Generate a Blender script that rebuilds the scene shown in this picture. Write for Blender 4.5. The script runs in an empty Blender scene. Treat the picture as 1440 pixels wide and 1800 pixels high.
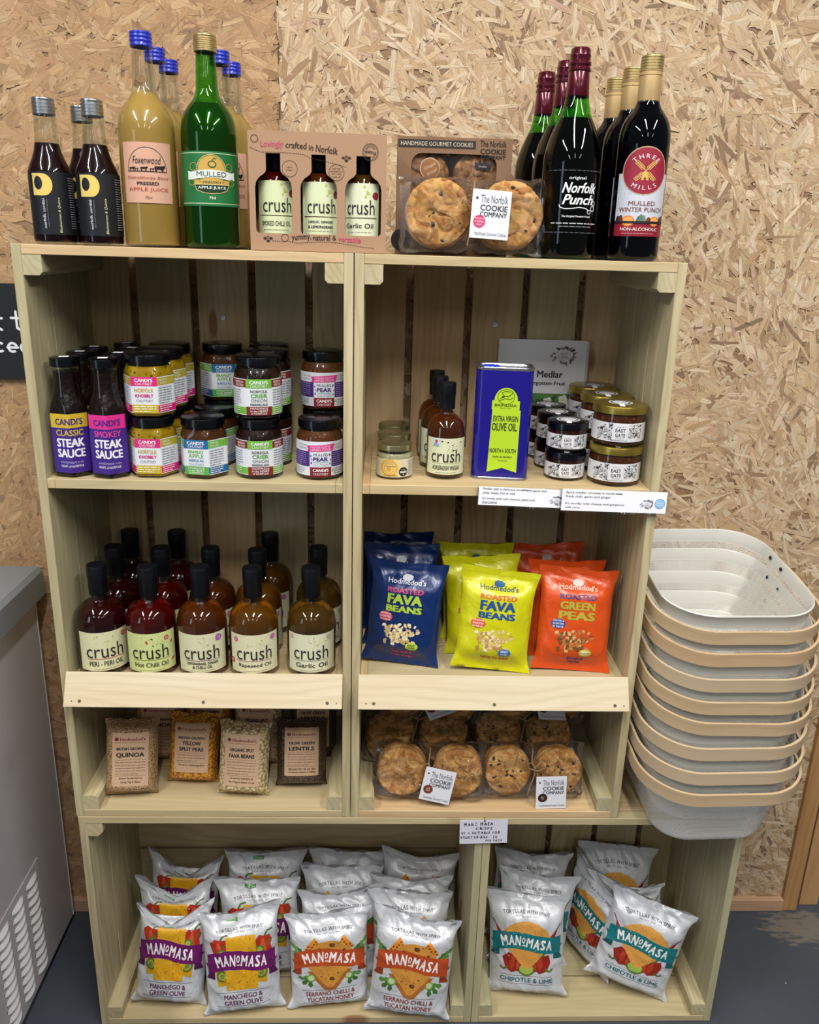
import bpy, bmesh, math, random
from mathutils import Vector, Matrix, noise
from mathutils.geometry import tessellate_polygon

R = math.radians
PI = math.pi
scene = bpy.context.scene
COL = scene.collection

# ------------------------------------------------------------------ camera
cam_data = bpy.data.cameras.new('camera')
cam = bpy.data.objects.new('camera', cam_data)
COL.objects.link(cam)
CAM = Vector((0.51651, -1.20598, 1.43651))
cr_ = Vector((0.99916, -0.02993, 0.02798))
cf_ = Vector((0.03711, 0.95047, -0.30859)).normalized()
cu_ = cr_.cross(cf_).normalized()
cr_ = cf_.cross(cu_).normalized()
m3 = Matrix((cr_, cu_, -cf_)).transposed()
cam.matrix_world = Matrix.Translation(CAM) @ m3.to_4x4()
cam_data.sensor_fit = 'HORIZONTAL'
cam_data.sensor_width = 36.0
cam_data.lens = 1438.9 / 1440 * 36.0
cam_data.clip_start = 0.02
scene.camera = cam

# ------------------------------------------------------------------ light and exposure
scene.view_settings.view_transform = 'Standard'
scene.view_settings.look = 'None'
scene.view_settings.gamma = 1.0
scene.view_settings.exposure = 0.03
scene.view_settings.use_curve_mapping = False
cy = scene.cycles
cy.use_denoising = True
cy.max_bounces = 10
cy.diffuse_bounces = 4
cy.glossy_bounces = 4
cy.transmission_bounces = 8
cy.transparent_max_bounces = 24
cy.caustics_reflective = False
cy.caustics_refractive = False
cy.sample_clamp_indirect = 4.0

world = bpy.data.worlds.new('world')
scene.world = world
world.use_nodes = True
wbg = world.node_tree.nodes['Background']
wbg.inputs[0].default_value = (0.90, 0.93, 0.97, 1)
wbg.inputs[1].default_value = 0.115


def area(name, loc, aim, sx, sy, power, col):
    d = bpy.data.lights.new(name, 'AREA')
    d.shape = 'RECTANGLE'
    d.size, d.size_y = sx, sy
    d.energy = power
    d.color = col
    o = bpy.data.objects.new(name, d)
    COL.objects.link(o)
    o.location = loc
    v = Vector(aim) - Vector(loc)
    o.rotation_euler = v.to_track_quat('-Z', 'Y').to_euler()
    return o


# three ceiling battens running towards the wall
for nm, x, p in (('ceiling_batten_light', -0.75, 37), ('ceiling_batten_light', 0.55, 41), ('ceiling_batten_light', 1.75, 40)):
    a = area(nm, (x, -1.35, 2.75), (x, -1.35, 0), 0.10, 1.5, p, (1.0, 0.97, 0.92))
for nm, x, p in (('added_rear_fill', -0.9, 12), ('added_rear_fill', 0.7, 12), ('added_rear_fill', 2.2, 12)):  # unseen fill lamps added behind the viewer to brighten the shelf interiors
    a = area(nm, (x, -3.9, 2.75), (x, -3.9, 0), 0.10, 1.5, p, (1.0, 0.97, 0.93))
# daylight from the open doorway behind the visitor's left shoulder
area('doorway_daylight', (-1.9, -2.6, 1.25), (0.4, 0.1, 1.0), 0.5, 1.9, 9, (0.62, 0.80, 1.0))


# ------------------------------------------------------------------ materials
def lin(h):
    if not isinstance(h, str):
        return tuple(h) + ((1,) if len(h) == 3 else ())
    h = h.lstrip('#')
    o = []
    for i in (0, 2, 4):
        c = int(h[i:i + 2], 16) / 255
        o.append(c / 12.92 if c <= 0.04045 else ((c + 0.055) / 1.055) ** 2.4)
    return (o[0], o[1], o[2], 1)


class NT:
    def __init__(s, name):
        s.m = bpy.data.materials.new(name)
        s.m.use_nodes = True
        s.t = s.m.node_tree
        s.t.nodes.clear()
        s.out = s.t.nodes.new('ShaderNodeOutputMaterial')

    def n(s, typ, ins=None, **kw):
        nd = s.t.nodes.new(typ)
        for k, v in kw.items():
            setattr(nd, k, v)
        for k, v in (ins or {}).items():
            s.set(nd, k, v)
        return nd

    def set(s, nd, k, v):
        sock = nd.inputs[k]
        if isinstance(v, bpy.types.NodeSocket):
            s.t.links.new(v, sock)
        elif isinstance(v, bpy.types.Node):
            s.t.links.new(v.outputs[0], sock)
        else:
            sock.default_value = v

    def math(s, op, a, b=0.0, c=None):
        ins = {0: a, 1: b}
        if c is not None:
            ins[2] = c
        return s.n('ShaderNodeMath', ins, operation=op).outputs[0]

    def mix(s, f, a, b, blend='MIX'):
        nd = s.n('ShaderNodeMix', data_type='RGBA', blend_type=blend)
        s.set(nd, 0, f)
        s.set(nd, 6, a)
        s.set(nd, 7, b)
        return nd.outputs[2]

    def ramp(s, f, stops):
        nd = s.n('ShaderNodeValToRGB')
        e = nd.color_ramp.elements
        while len(e) < len(stops):
            e.new(0.5)
        for i, (p, c) in enumerate(stops):
            e[i].position = p
            e[i].color = lin(c) if isinstance(c, str) else (c, c, c, 1)
        s.set(nd, 0, f)
        return nd.outputs[0]

    def noise(s, vec, scale, detail=3, rough=.55, dist=0.0):
        nd = s.n('ShaderNodeTexNoise', {'Scale': scale, 'Detail': detail, 'Roughness': rough, 'Distortion': dist})
        s.set(nd, 'Vector', vec)
        return nd.outputs[0]

    def bump(s, h, strength=.3, dist=.001):
        return s.n('ShaderNodeBump', {'Height': h, 'Strength': strength, 'Distance': dist}).outputs[0]

    def bsdf(s, **kw):
        nd = s.n('ShaderNodeBsdfPrincipled')
        for k, v in kw.items():
            s.set(nd, k.replace('_', ' '), v)
        s.t.links.new(nd.outputs[0], s.out.inputs[0])
        return nd

    def surf(s, sock):
        s.t.links.new(sock, s.out.inputs[0])


def scalev(t, vec, sc):
    nd = t.n('ShaderNodeMapping')
    t.set(nd, 'Vector', vec)
    nd.inputs['Scale'].default_value = sc
    return nd.outputs[0]


_ink = {}


def plain(name, col, rough=.5, metal=0.0, coat=0.0, bumpy=0.0, spec=.5, scale=60):
    t = NT(name)
    kw = dict(Base_Color=lin(col), Roughness=rough, Metallic=metal)
    b = t.bsdf(**kw)
    b.inputs['Coat Weight'].default_value = coat
    b.inputs['Specular IOR Level'].default_value = spec
    tc = t.n('ShaderNodeTexCoord').outputs['Object']
    n = t.noise(tc, scale, 3)
    t.set(b, 'Roughness', t.math('MULTIPLY_ADD', n, .12, rough - .06))
    if bumpy:
        t.set(b, 'Normal', t.bump(n, .5, bumpy))
    return t.m


def ink(col, rough=.42):
    k = (col, rough)
    if k not in _ink:
        _ink[k] = plain('print_' + col.strip('#'), col, rough)
    return _ink[k]


def wood_mat(name, light, mid, dark, green, gamt=.5, knots=True, rough=.62, pink=1.0):
    t = NT(name)
    at = t.n('ShaderNodeAttribute', attribute_name='wc').outputs['Vector']
    oi = t.n('ShaderNodeObjectInfo').outputs['Random']
    broad = t.noise(scalev(t, at, (2.2, 26, 26)), 1, 3, .6, .4)
    fine = t.noise(scalev(t, at, (9, 420, 420)), 1, 2, .7)
    sep = t.n('ShaderNodeSeparateXYZ')
    t.set(sep, 0, at)
    wob = t.noise(scalev(t, at, (2.4, 11, 11)), 1, 2, .5)
    yy = t.math('ADD', t.math('MULTIPLY_ADD', sep.outputs[1], 430, t.math('MULTIPLY', wob, 42)), t.math('MULTIPLY', sep.outputs[2], 300))
    ring = t.math('MULTIPLY_ADD', t.math('SINE', yy), .5, .5)
    ring = t.math('POWER', ring, 2.2)
    c = t.mix(t.ramp(broad, [(.32, 0.0), (.68, 1.0)]), lin(light), lin(mid))
    c = t.mix(t.math('MULTIPLY', ring, t.math('MULTIPLY_ADD', wob, .5, .02)), c, lin(dark))
    wr = t.math('FRACT', t.math('MULTIPLY', oi, 7.31))
    c = t.mix(t.math('MULTIPLY', t.math('GREATER_THAN', wr, .55), t.math('MULTIPLY_ADD', broad, .6 * pink, .05 * pink)), c, lin('#cfa67e'))
    c = t.mix(t.math('MULTIPLY', t.ramp(fine, [(.45, 0.0), (.75, 1.0)]), .22), c, lin(dark))
    g = t.math('MULTIPLY', t.ramp(t.math('ADD', t.math('MULTIPLY', oi, .9), t.math('MULTIPLY_ADD', broad, .35, -.18)), [(.25, 0.0), (.9, 1.0)]), gamt)
    c = t.mix(g, c, lin(green))
    if knots:
        vo = t.n('ShaderNodeTexVoronoi', {'Scale': 1.0, 'Randomness': 1.0})
        t.set(vo, 'Vector', scalev(t, at, (5.5, 17, 0.5)))
        kn = t.ramp(vo.outputs['Distance'], [(.0, 1.0), (.10, 1.0), (.17, 0.0)])
        cs = t.n('ShaderNodeSeparateColor')
        t.set(cs, 0, vo.outputs['Color'])
        kn = t.math('MULTIPLY', kn, t.math('GREATER_THAN', cs.outputs[0], .72))
        c = t.mix(t.math('MULTIPLY', kn, .75), c, lin('#7b4a2c'))
    b = t.bsdf(Base_Color=c, Roughness=rough)
    b.inputs['Specular IOR Level'].default_value = .3
    t.set(b, 'Normal', t.bump(t.math('ADD', fine, t.math('MULTIPLY', ring, .4)), .25, .0006))
    return t.m


M_WOOD = wood_mat('crate_pine', '#d6c198', '#c3a87a', '#9a7a4c', '#adac8a', .62)
M_TREAT = wood_mat('treated_pine', '#cdc09c', '#b8a981', '#8d7c54', '#a6a688', .6, True, .62, 0.0)
M_LIP = wood_mat('planed_pine', '#e0d2b8', '#d6c3a2', '#b0946c', '#d2ccb0', .3)
M_POST = wood_mat('door_post_pine', '#c79a68', '#b88a58', '#8b5d34', '#b08a5c', .2, False)
M_SKIRT = wood_mat('skirting_pine', '#c9a58a', '#bd987b', '#97735a', '#c9b091', .3, False)
M_BIRCH = wood_mat('birch_veneer', '#d3bb98', '#c7ad88', '#ab8c64', '#cbbb9f', .7, False, .42)
M_STEEL = plain('zinc_screw', '#c9ccd0', .42, .7)
M_NAIL = plain('dull_nail', '#6b6350', .5, .8)
M_BLACKCAP = plain('matte_black_cap', '#090c12', .42, 0, 0, .0004, .35)
M_LID_BLACK = plain('black_lid', '#040509', .22, 0, .15, 0, .4)
M_LID_GOLD = plain('gold_lid', '#a99544', .30, .85)
M_GOLDFOIL = plain('gold_foil', '#c9ab78', .4, .3)
M_GOLDCAP = plain('gold_cap', '#c2ad78', .36, .75)
M_SILVER = plain('silver_cap', '#c3c5c8', .3, 1.0)
M_BLUECAP = plain('blue_cap', '#1c2fb0', .3, 0, .3)
M_CLARET = plain('claret_foil', '#560a22', .24, .4, .5)
M_KRAFT = plain('kraft_card', '#aa886c', .8, 0, 0, .0003, .3, 300)
M_PAPER = plain('white_paper', '#f2f3f8', .6)
M_CARD = plain('white_card', '#dfdfee', .6)
M_TWINE = plain('jute_twine', '#8c7452', .85, 0, 0, .0006, .2, 900)
M_SLATE = plain('chalkboard_black', '#121317', .55)
M_CHALK = plain('chalk_marker', '#e8eef2', .7)
M_WHITE_METAL = plain('white_enamel', '#d8d8d2', .35, 0, .2)
M_FRIDGE = plain('freezer_enamel', '#b9b5b8', .42, 0, .15)
M_FRIDGE_LID = plain('freezer_lid_grey', '#80858b', .45, 0, .1)
M_DARK = plain('dark_gap', '#0a0a0b', .8)


def glass_mat(name, tint, ior=1.5, rough=.02):
    t = NT(name)
    tr = t.n('ShaderNodeBsdfTransparent', {'Color': lin(tint)})
    gl = t.n('ShaderNodeBsdfGlossy', {'Color': (1, 1, 1, 1), 'Roughness': rough})
    fr = t.n('ShaderNodeFresnel', {'IOR': ior})
    tc = t.n('ShaderNodeTexCoord').outputs['Object']
    nb = t.bump(t.noise(tc, 22, 2), .12, .002)
    t.set(fr, 'Normal', nb)
    t.set(gl, 'Normal', nb)
    mx = t.n('ShaderNodeMixShader', {0: t.math('MINIMUM', t.math('MULTIPLY', fr, .85), .30), 1: tr, 2: gl})
    t.surf(mx.outputs[0])
    return t.m


M_GLASS = glass_mat('clear_glass', '#f1f4f0')
M_GLASS_GREEN = glass_mat('green_glass', '#8ad86c')
M_GLASS_DARK = glass_mat('bottle_green_glass', '#86dc66')


def film_mat(name, base=.10, sc=38.0):
    t = NT(name)
    tc = t.n('ShaderNodeTexCoord').outputs['Object']
    n1 = t.noise(tc, sc, 4, .6, 1.2)
    n2 = t.noise(tc, sc * 2.6, 2, .5, 2.0)
    nb = t.bump(t.math('ADD', n1, t.math('MULTIPLY', n2, .3)), 1.0, .020)
    tr = t.n('ShaderNodeBsdfTransparent', {'Color': (.99, .99, .99, 1)})
    gl = t.n('ShaderNodeBsdfGlossy', {'Color': (1, 1, 1, 1), 'Roughness': .06})
    t.set(gl, 'Normal', nb)
    fr = t.n('ShaderNodeFresnel', {'IOR': 1.33})
    pk = t.ramp(t.math('ADD', n1, t.math('MULTIPLY', n2, .3)), [(.70, 0.0), (.90, .10)])
    mx = t.n('ShaderNodeMixShader', {0: t.math('ADD', t.math('ADD', t.math('MULTIPLY', fr, .8), base), pk), 1: tr, 2: gl})
    t.surf(mx.outputs[0])
    return t.m


M_FILM = film_mat('cellophane', .05)
M_SLEEVE = film_mat('clear_sleeve', .02, 6)


def liquid_mat(name, col, rough=.25, trans=0.0, coat=.3, spec=.5):
    t = NT(name)
    b = t.bsdf(Base_Color=lin(col), Roughness=rough)
    b.inputs['Transmission Weight'].default_value = trans
    b.inputs['Specular IOR Level'].default_value = spec
    b.inputs['IOR'].default_value = 1.36
    b.inputs['Coat Weight'].default_value = coat
    tc = t.n('ShaderNodeTexCoord').outputs['Object']
    t.set(b, 'Roughness', t.math('MULTIPLY_ADD', t.noise(tc, 30, 2), .1, max(rough - .05, 0)))
    return t.m


def relish_mat(name, a, bcol, spot, sc=120, thr=.62):
    """chunky preserve seen through a jar"""
    t = NT(name)
    tc = t.n('ShaderNodeTexCoord').outputs['Object']
    vo = t.n('ShaderNodeTexVoronoi', {'Scale': sc})
    t.set(vo, 'Vector', tc)
    cs = t.n('ShaderNodeSeparateColor')
    t.set(cs, 0, vo.outputs['Color'])
    c = t.mix(t.noise(tc, sc * .5, 2), lin(a), lin(bcol))
    c = t.mix(t.math('MULTIPLY', t.math('GREATER_THAN', cs.outputs[0], 1 - (1 - thr) * .35), t.ramp(vo.outputs['Distance'], [(.2, 1.0), (.4, 0.0)])), c, lin(spot))
    b = t.bsdf(Base_Color=c, Roughness=.35)
    b.inputs['Specular IOR Level'].default_value = .2
    t.set(b, 'Normal', t.bump(vo.outputs['Distance'], .35, .002))
    return t.m


def grain_mat(name, a, b2, dark, sc):
    """dry pulses packed under clear film"""
    t = NT(name)
    tc = t.n('ShaderNodeTexCoord').outputs['Object']
    vo = t.n('ShaderNodeTexVoronoi', {'Scale': sc})
    t.set(vo, 'Vector', tc)
    cs = t.n('ShaderNodeSeparateColor')
    t.set(cs, 0, vo.outputs['Color'])
    c = t.mix(cs.outputs[0], lin(a), lin(b2))
    c = t.mix(t.ramp(vo.outputs['Distance'], [(.38, 0.0), (.72, 1.0)]), c, lin(dark))
    b = t.bsdf(Base_Color=c, Roughness=.45)
    b.inputs['Coat Weight'].default_value = .55
    b.inputs['Coat Roughness'].default_value = .16
    t.set(b, 'Normal', t.bump(t.math('SUBTRACT', 1.0, vo.outputs['Distance']), .7, .0025))
    t.set(b, 'Coat Normal', t.bump(t.noise(tc, 60, 4, .6, 1.0), .8, .004))
    return t.m


def foil_mat(name, col, rough=.34, metal=.15, wr=.004, sc=26):
    t = NT(name)
    tc = t.n('ShaderNodeTexCoord').outputs['Object']
    n = t.noise(tc, sc, 3, .5, .8)
    n = t.math('ADD', n, t.math('MULTIPLY', t.math('ABSOLUTE', t.math('SUBTRACT', t.noise(tc, sc * 1.3, 2, .5, .9), .5)), 1.1))
    b = t.bsdf(Base_Color=lin(col), Roughness=rough, Metallic=metal)
    b.inputs['Coat Weight'].default_value = .25
    b.inputs['Coat Roughness'].default_value = .2
    t.set(b, 'Normal', t.bump(n, .45, wr))
    return t.m


def cookie_mat(name, light, mid, crack):
    t = NT(name)
    tc = t.n('ShaderNodeTexCoord').outputs['Object']
    ds = t.n('ShaderNodeTexNoise', {'Scale': 45.0, 'Detail': 3.0})
    t.set(ds, 'Vector', tc)
    vv = t.n('ShaderNodeVectorMath', {0: tc}, operation='ADD')
    sc2 = t.n('ShaderNodeVectorMath', {0: ds.outputs['Color'], 1: (.030, .030, .030)}, operation='MULTIPLY')
    t.set(vv, 1, sc2.outputs[0])
    cn = t.math('ABSOLUTE', t.math('SUBTRACT', t.noise(vv.outputs[0], 48, 2, .55, .9), .5))
    n = t.noise(tc, 90, 4, .6)
    big = t.noise(tc, 28, 2)
    pl = t.n('ShaderNodeTexVoronoi', {'Scale': 85.0})
    t.set(pl, 'Vector', vv.outputs[0])
    pc = t.n('ShaderNodeSeparateColor')
    t.set(pc, 0, pl.outputs['Color'])
    c = t.mix(t.ramp(t.math('ADD', t.math('MULTIPLY', n, .65), t.math('MULTIPLY', pc.outputs[0], .42)), [(.42, 0.0), (.60, 1.0)]), lin(mid), lin(light))
    crk = t.math('MULTIPLY', t.ramp(cn, [(.0, .38), (.012, .2), (.035, 0.0)]), t.ramp(big, [(.42, .0), (.66, 1.0)]))
    c = t.mix(crk, c, lin(crack))
    b = t.bsdf(Base_Color=c, Roughness=.8)
    t.set(b, 'Normal', t.bump(t.math('ADD', t.math('MULTIPLY', crk, -1.0), t.math('MULTIPLY', n, .35)), .9, .004))
    return t.m


M_COOKIE = cookie_mat('cookie_crumb', '#d3a25e', '#b57a38', '#7a4a1a')
M_COOKIE_D = cookie_mat('ginger_cookie_crumb', '#b08253', '#85572e', '#5f3a1c')
M_CHOC = plain('chocolate_chunk', '#2c1712', .4)


# ------------------------------------------------------------------ mesh helpers
class MB:
    """collects faces into one mesh"""

    def __init__(s):
        s.V, s.F, s.M = [], [], []

    def add(s, V, F, m=0):
        o = len(s.V)
        s.V += [tuple(v) for v in V]
        s.F += [tuple(i + o for i in f) for f in F]
        s.M += [m] * len(F)
        return s

    def box(s, x0, x1, y0, y1, z0, z1, m=0):
        V = [(x0, y0, z0), (x1, y0, z0), (x1, y1, z0), (x0, y1, z0), (x0, y0, z1), (x1, y0, z1), (x1, y1, z1), (x0, y1, z1)]
        return s.add(V, [(0, 3, 2, 1), (4, 5, 6, 7), (0, 1, 5, 4), (1, 2, 6, 5), (2, 3, 7, 6), (3, 0, 4, 7)], m)

    def rings(s, rings, closed=True, cap0=False, cap1=False, m=0):
        n = len(rings[0])
        V = [p for r_ in rings for p in r_]
        F = []
        for i in range(len(rings) - 1):
            for j in range(n if closed else n - 1):
                k = (j + 1) % n
                F.append((i * n + j, i * n + k, (i + 1) * n + k, (i + 1) * n + j))
        if cap0:
            F.append(tuple(reversed(range(n))))
        if cap1:
            F.append(tuple((len(rings) - 1) * n + j for j in range(n)))
        return s.add(V, F, m)

    def lathe(s, prof, n=48, rf=None, m=0, cx=0, cy=0, z0=0):
        rg = []
        for p in prof:
            r_, z = p[0], p[1]
            k = p[2] if len(p) > 2 else 0
            ring = []
            for j in range(n):
                a = 2 * PI * j / n
                q = r_ * (rf(a, k) if rf else 1)
                ring.append((cx + q * math.sin(a), cy - q * math.cos(a), z + z0))
            rg.append(ring)
        return s.rings(rg, True, prof[0][0] > 1e-5 and False, False, m)

    def tube(s, pts, r_, n=8, closed=False, m=0):
        pts = [Vector(p) for p in pts]
        N = len(pts)
        rg = []
        up = Vector((0.31, 0.2, 0.93))
        for i in range(N):
            a = pts[(i - 1) % N] if (closed or i > 0) else pts[0]
            b = pts[(i + 1) % N] if (closed or i < N - 1) else pts[-1]
            t = (b - a).normalized()
            x = t.cross(up)
            if x.length < 1e-4:
                x = t.cross(Vector((1, 0, 0)))
            x.normalize()
            y = t.cross(x)
            rg.append([tuple(pts[i] + (x * math.cos(2 * PI * j / n) + y * math.sin(2 * PI * j / n)) * r_) for j in range(n)])
        if closed:
            rg.append(rg[0])
        return s.rings(rg, True, not closed, not closed, m)

    def prism(s, pts, y0, y1, m=0):
        """pts in (x,z); extruded along y"""
        n = len(pts)
        V = [(p[0], y0, p[1]) for p in pts] + [(p[0], y1, p[1]) for p in pts]
        F = [tuple(range(n)), tuple(reversed(range(n, 2 * n)))]
        F += [(i + n, (i + 1) % n + n, (i + 1) % n, i) for i in range(n)]
        return s.add(V, F, m)

    def build(s, name, mats, parent=None, smooth=35, bevel=0.0, wood=None, link=True):
        me = bpy.data.meshes.new(name)
        me.from_pydata(s.V, [], s.F)
        for m in (mats if isinstance(mats, (list, tuple)) else [mats]):
            me.materials.append(m)
        if len(me.materials) > 1:
            me.polygons.foreach_set('material_index', s.M)
        if bevel:
            bm = bmesh.new()
            bm.from_mesh(me)
            bmesh.ops.bevel(bm, geom=bm.edges[:], offset=bevel, segments=1, affect='EDGES', clamp_overlap=True)
            bm.to_mesh(me)
            bm.free()
        if wood is not None:
            ax, sd = wood
            rr = random.Random(sd)
            off = (rr.uniform(0, 40), rr.uniform(0, 40), rr.uniform(0, 40))
            o1, o2 = [i for i in range(3) if i != ax]
            at = me.attributes.new('wc', 'FLOAT_VECTOR', 'POINT')
            dat = []
            for v in me.vertices:
                dat += [v.co[ax] + off[0], v.co[o1] + off[1], v.co[o2] + off[2]]
            at.data.foreach_set('vector', dat)
        if smooth:
            me.polygons.foreach_set('use_smooth', [True] * len(me.polygons))
            me.set_sharp_from_angle(angle=R(smooth))
        me.update()
        o = bpy.data.objects.new(name, me)
        COL.objects.link(o)
        if parent:
            o.parent = parent
        return o


def tag(o, label=None, cat=None, group=None, kind=None):
    if label:
        o['label'] = label
    if cat:
        o['category'] = cat
    if group:
        o['group'] = group
    if kind:
        o['kind'] = kind
    return o


def thing(name, loc, label, cat, group=None, rz=0.0):
    o = bpy.data.objects.new(name, None)
    o.empty_display_size = .02
    COL.objects.link(o)
    o.location = loc
    o.rotation_euler = (0, 0, rz)
    return tag(o, label, cat, group)


KIDS = {}


def dup(root, loc, label, rz=0.0, rot=None, scale=None):
    r_ = root.copy()
    COL.objects.link(r_)
    r_.location = loc
    r_.rotation_euler = rot if rot else (0, 0, rz)
    if scale:
        r_.scale = (scale,) * 3
    if label:
        r_['label'] = label
    for c in root.children:
        d = c.copy()
        COL.objects.link(d)
        d.parent = r_
        for g in c.children:
            e = g.copy()
            COL.objects.link(e)
            e.parent = d
    return r_


def settle(t, z0, gap=.0004):
    """lift or lower a thing so that its lowest point rests on height z0"""
    bm_ = Matrix.LocRotScale(Vector((0, 0, 0)), t.rotation_euler, t.scale)
    lo = 1e9
    for c in t.children:
        mm = bm_ @ c.matrix_basis
        for v in c.data.vertices:
            lo = min(lo, (mm @ v.co).z)
    t.location.z = z0 + gap - lo
    return t


def face_cam(x, y, extra=0.0):
    return math.atan2(CAM.x - x, y - CAM.y) + R(extra)


_seed = [0]


def board(name, x0, x1, y0, y1, z0, z1, parent, mat=None, axis=None, bev=.0008):
    d = (x1 - x0, y1 - y0, z1 - z0)
    if axis is None:
        axis = d.index(max(d))
    _seed[0] += 1
    return MB().box(x0, x1, y0, y1, z0, z1).build(name, mat or M_WOOD, parent, 30, bev, (axis, _seed[0]))


# ------------------------------------------------------------------ flat artwork: printed shapes wrapped on a surface
_tc = {}


def text_geo(s, bold=0.0, shear=0.0):
    k = (s, bold, shear)
    if k in _tc:
        return _tc[k]
    cu = bpy.data.curves.new('lettering', 'FONT')
    cu.body = s
    cu.size = 1
    cu.shear = shear
    cu.resolution_u = 2
    ob = bpy.data.objects.new('lettering', cu)
    me = ob.to_mesh()
    V = [(v.co.x, v.co.y) for v in me.vertices]
    F = [tuple(p.vertices) for p in me.polygons]
    if bold > .004:
        V0, F0, V, F = V, F, [], []
        for dx, dy in ((-bold, -.5 * bold), (bold, -.5 * bold), (bold, .5 * bold), (-bold, .5 * bold)):
            o_ = len(V)
            V += [(x + dx, y + dy, len(V) / max(len(V0), 1) * .11) for x, y in V0]
            F += [tuple(i + o_ for i in f) for f in F0]
    ob.to_mesh_clear()
    bpy.data.objects.remove(ob)
    bpy.data.curves.remove(cu)
    xs = [v[0] for v in V] or [0]
    ys = [v[1] for v in V] or [0]
    _tc[k] = (V, F, min(xs), max(xs), min(ys), max(ys))
    return _tc[k]


LAYER = .00016


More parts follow.
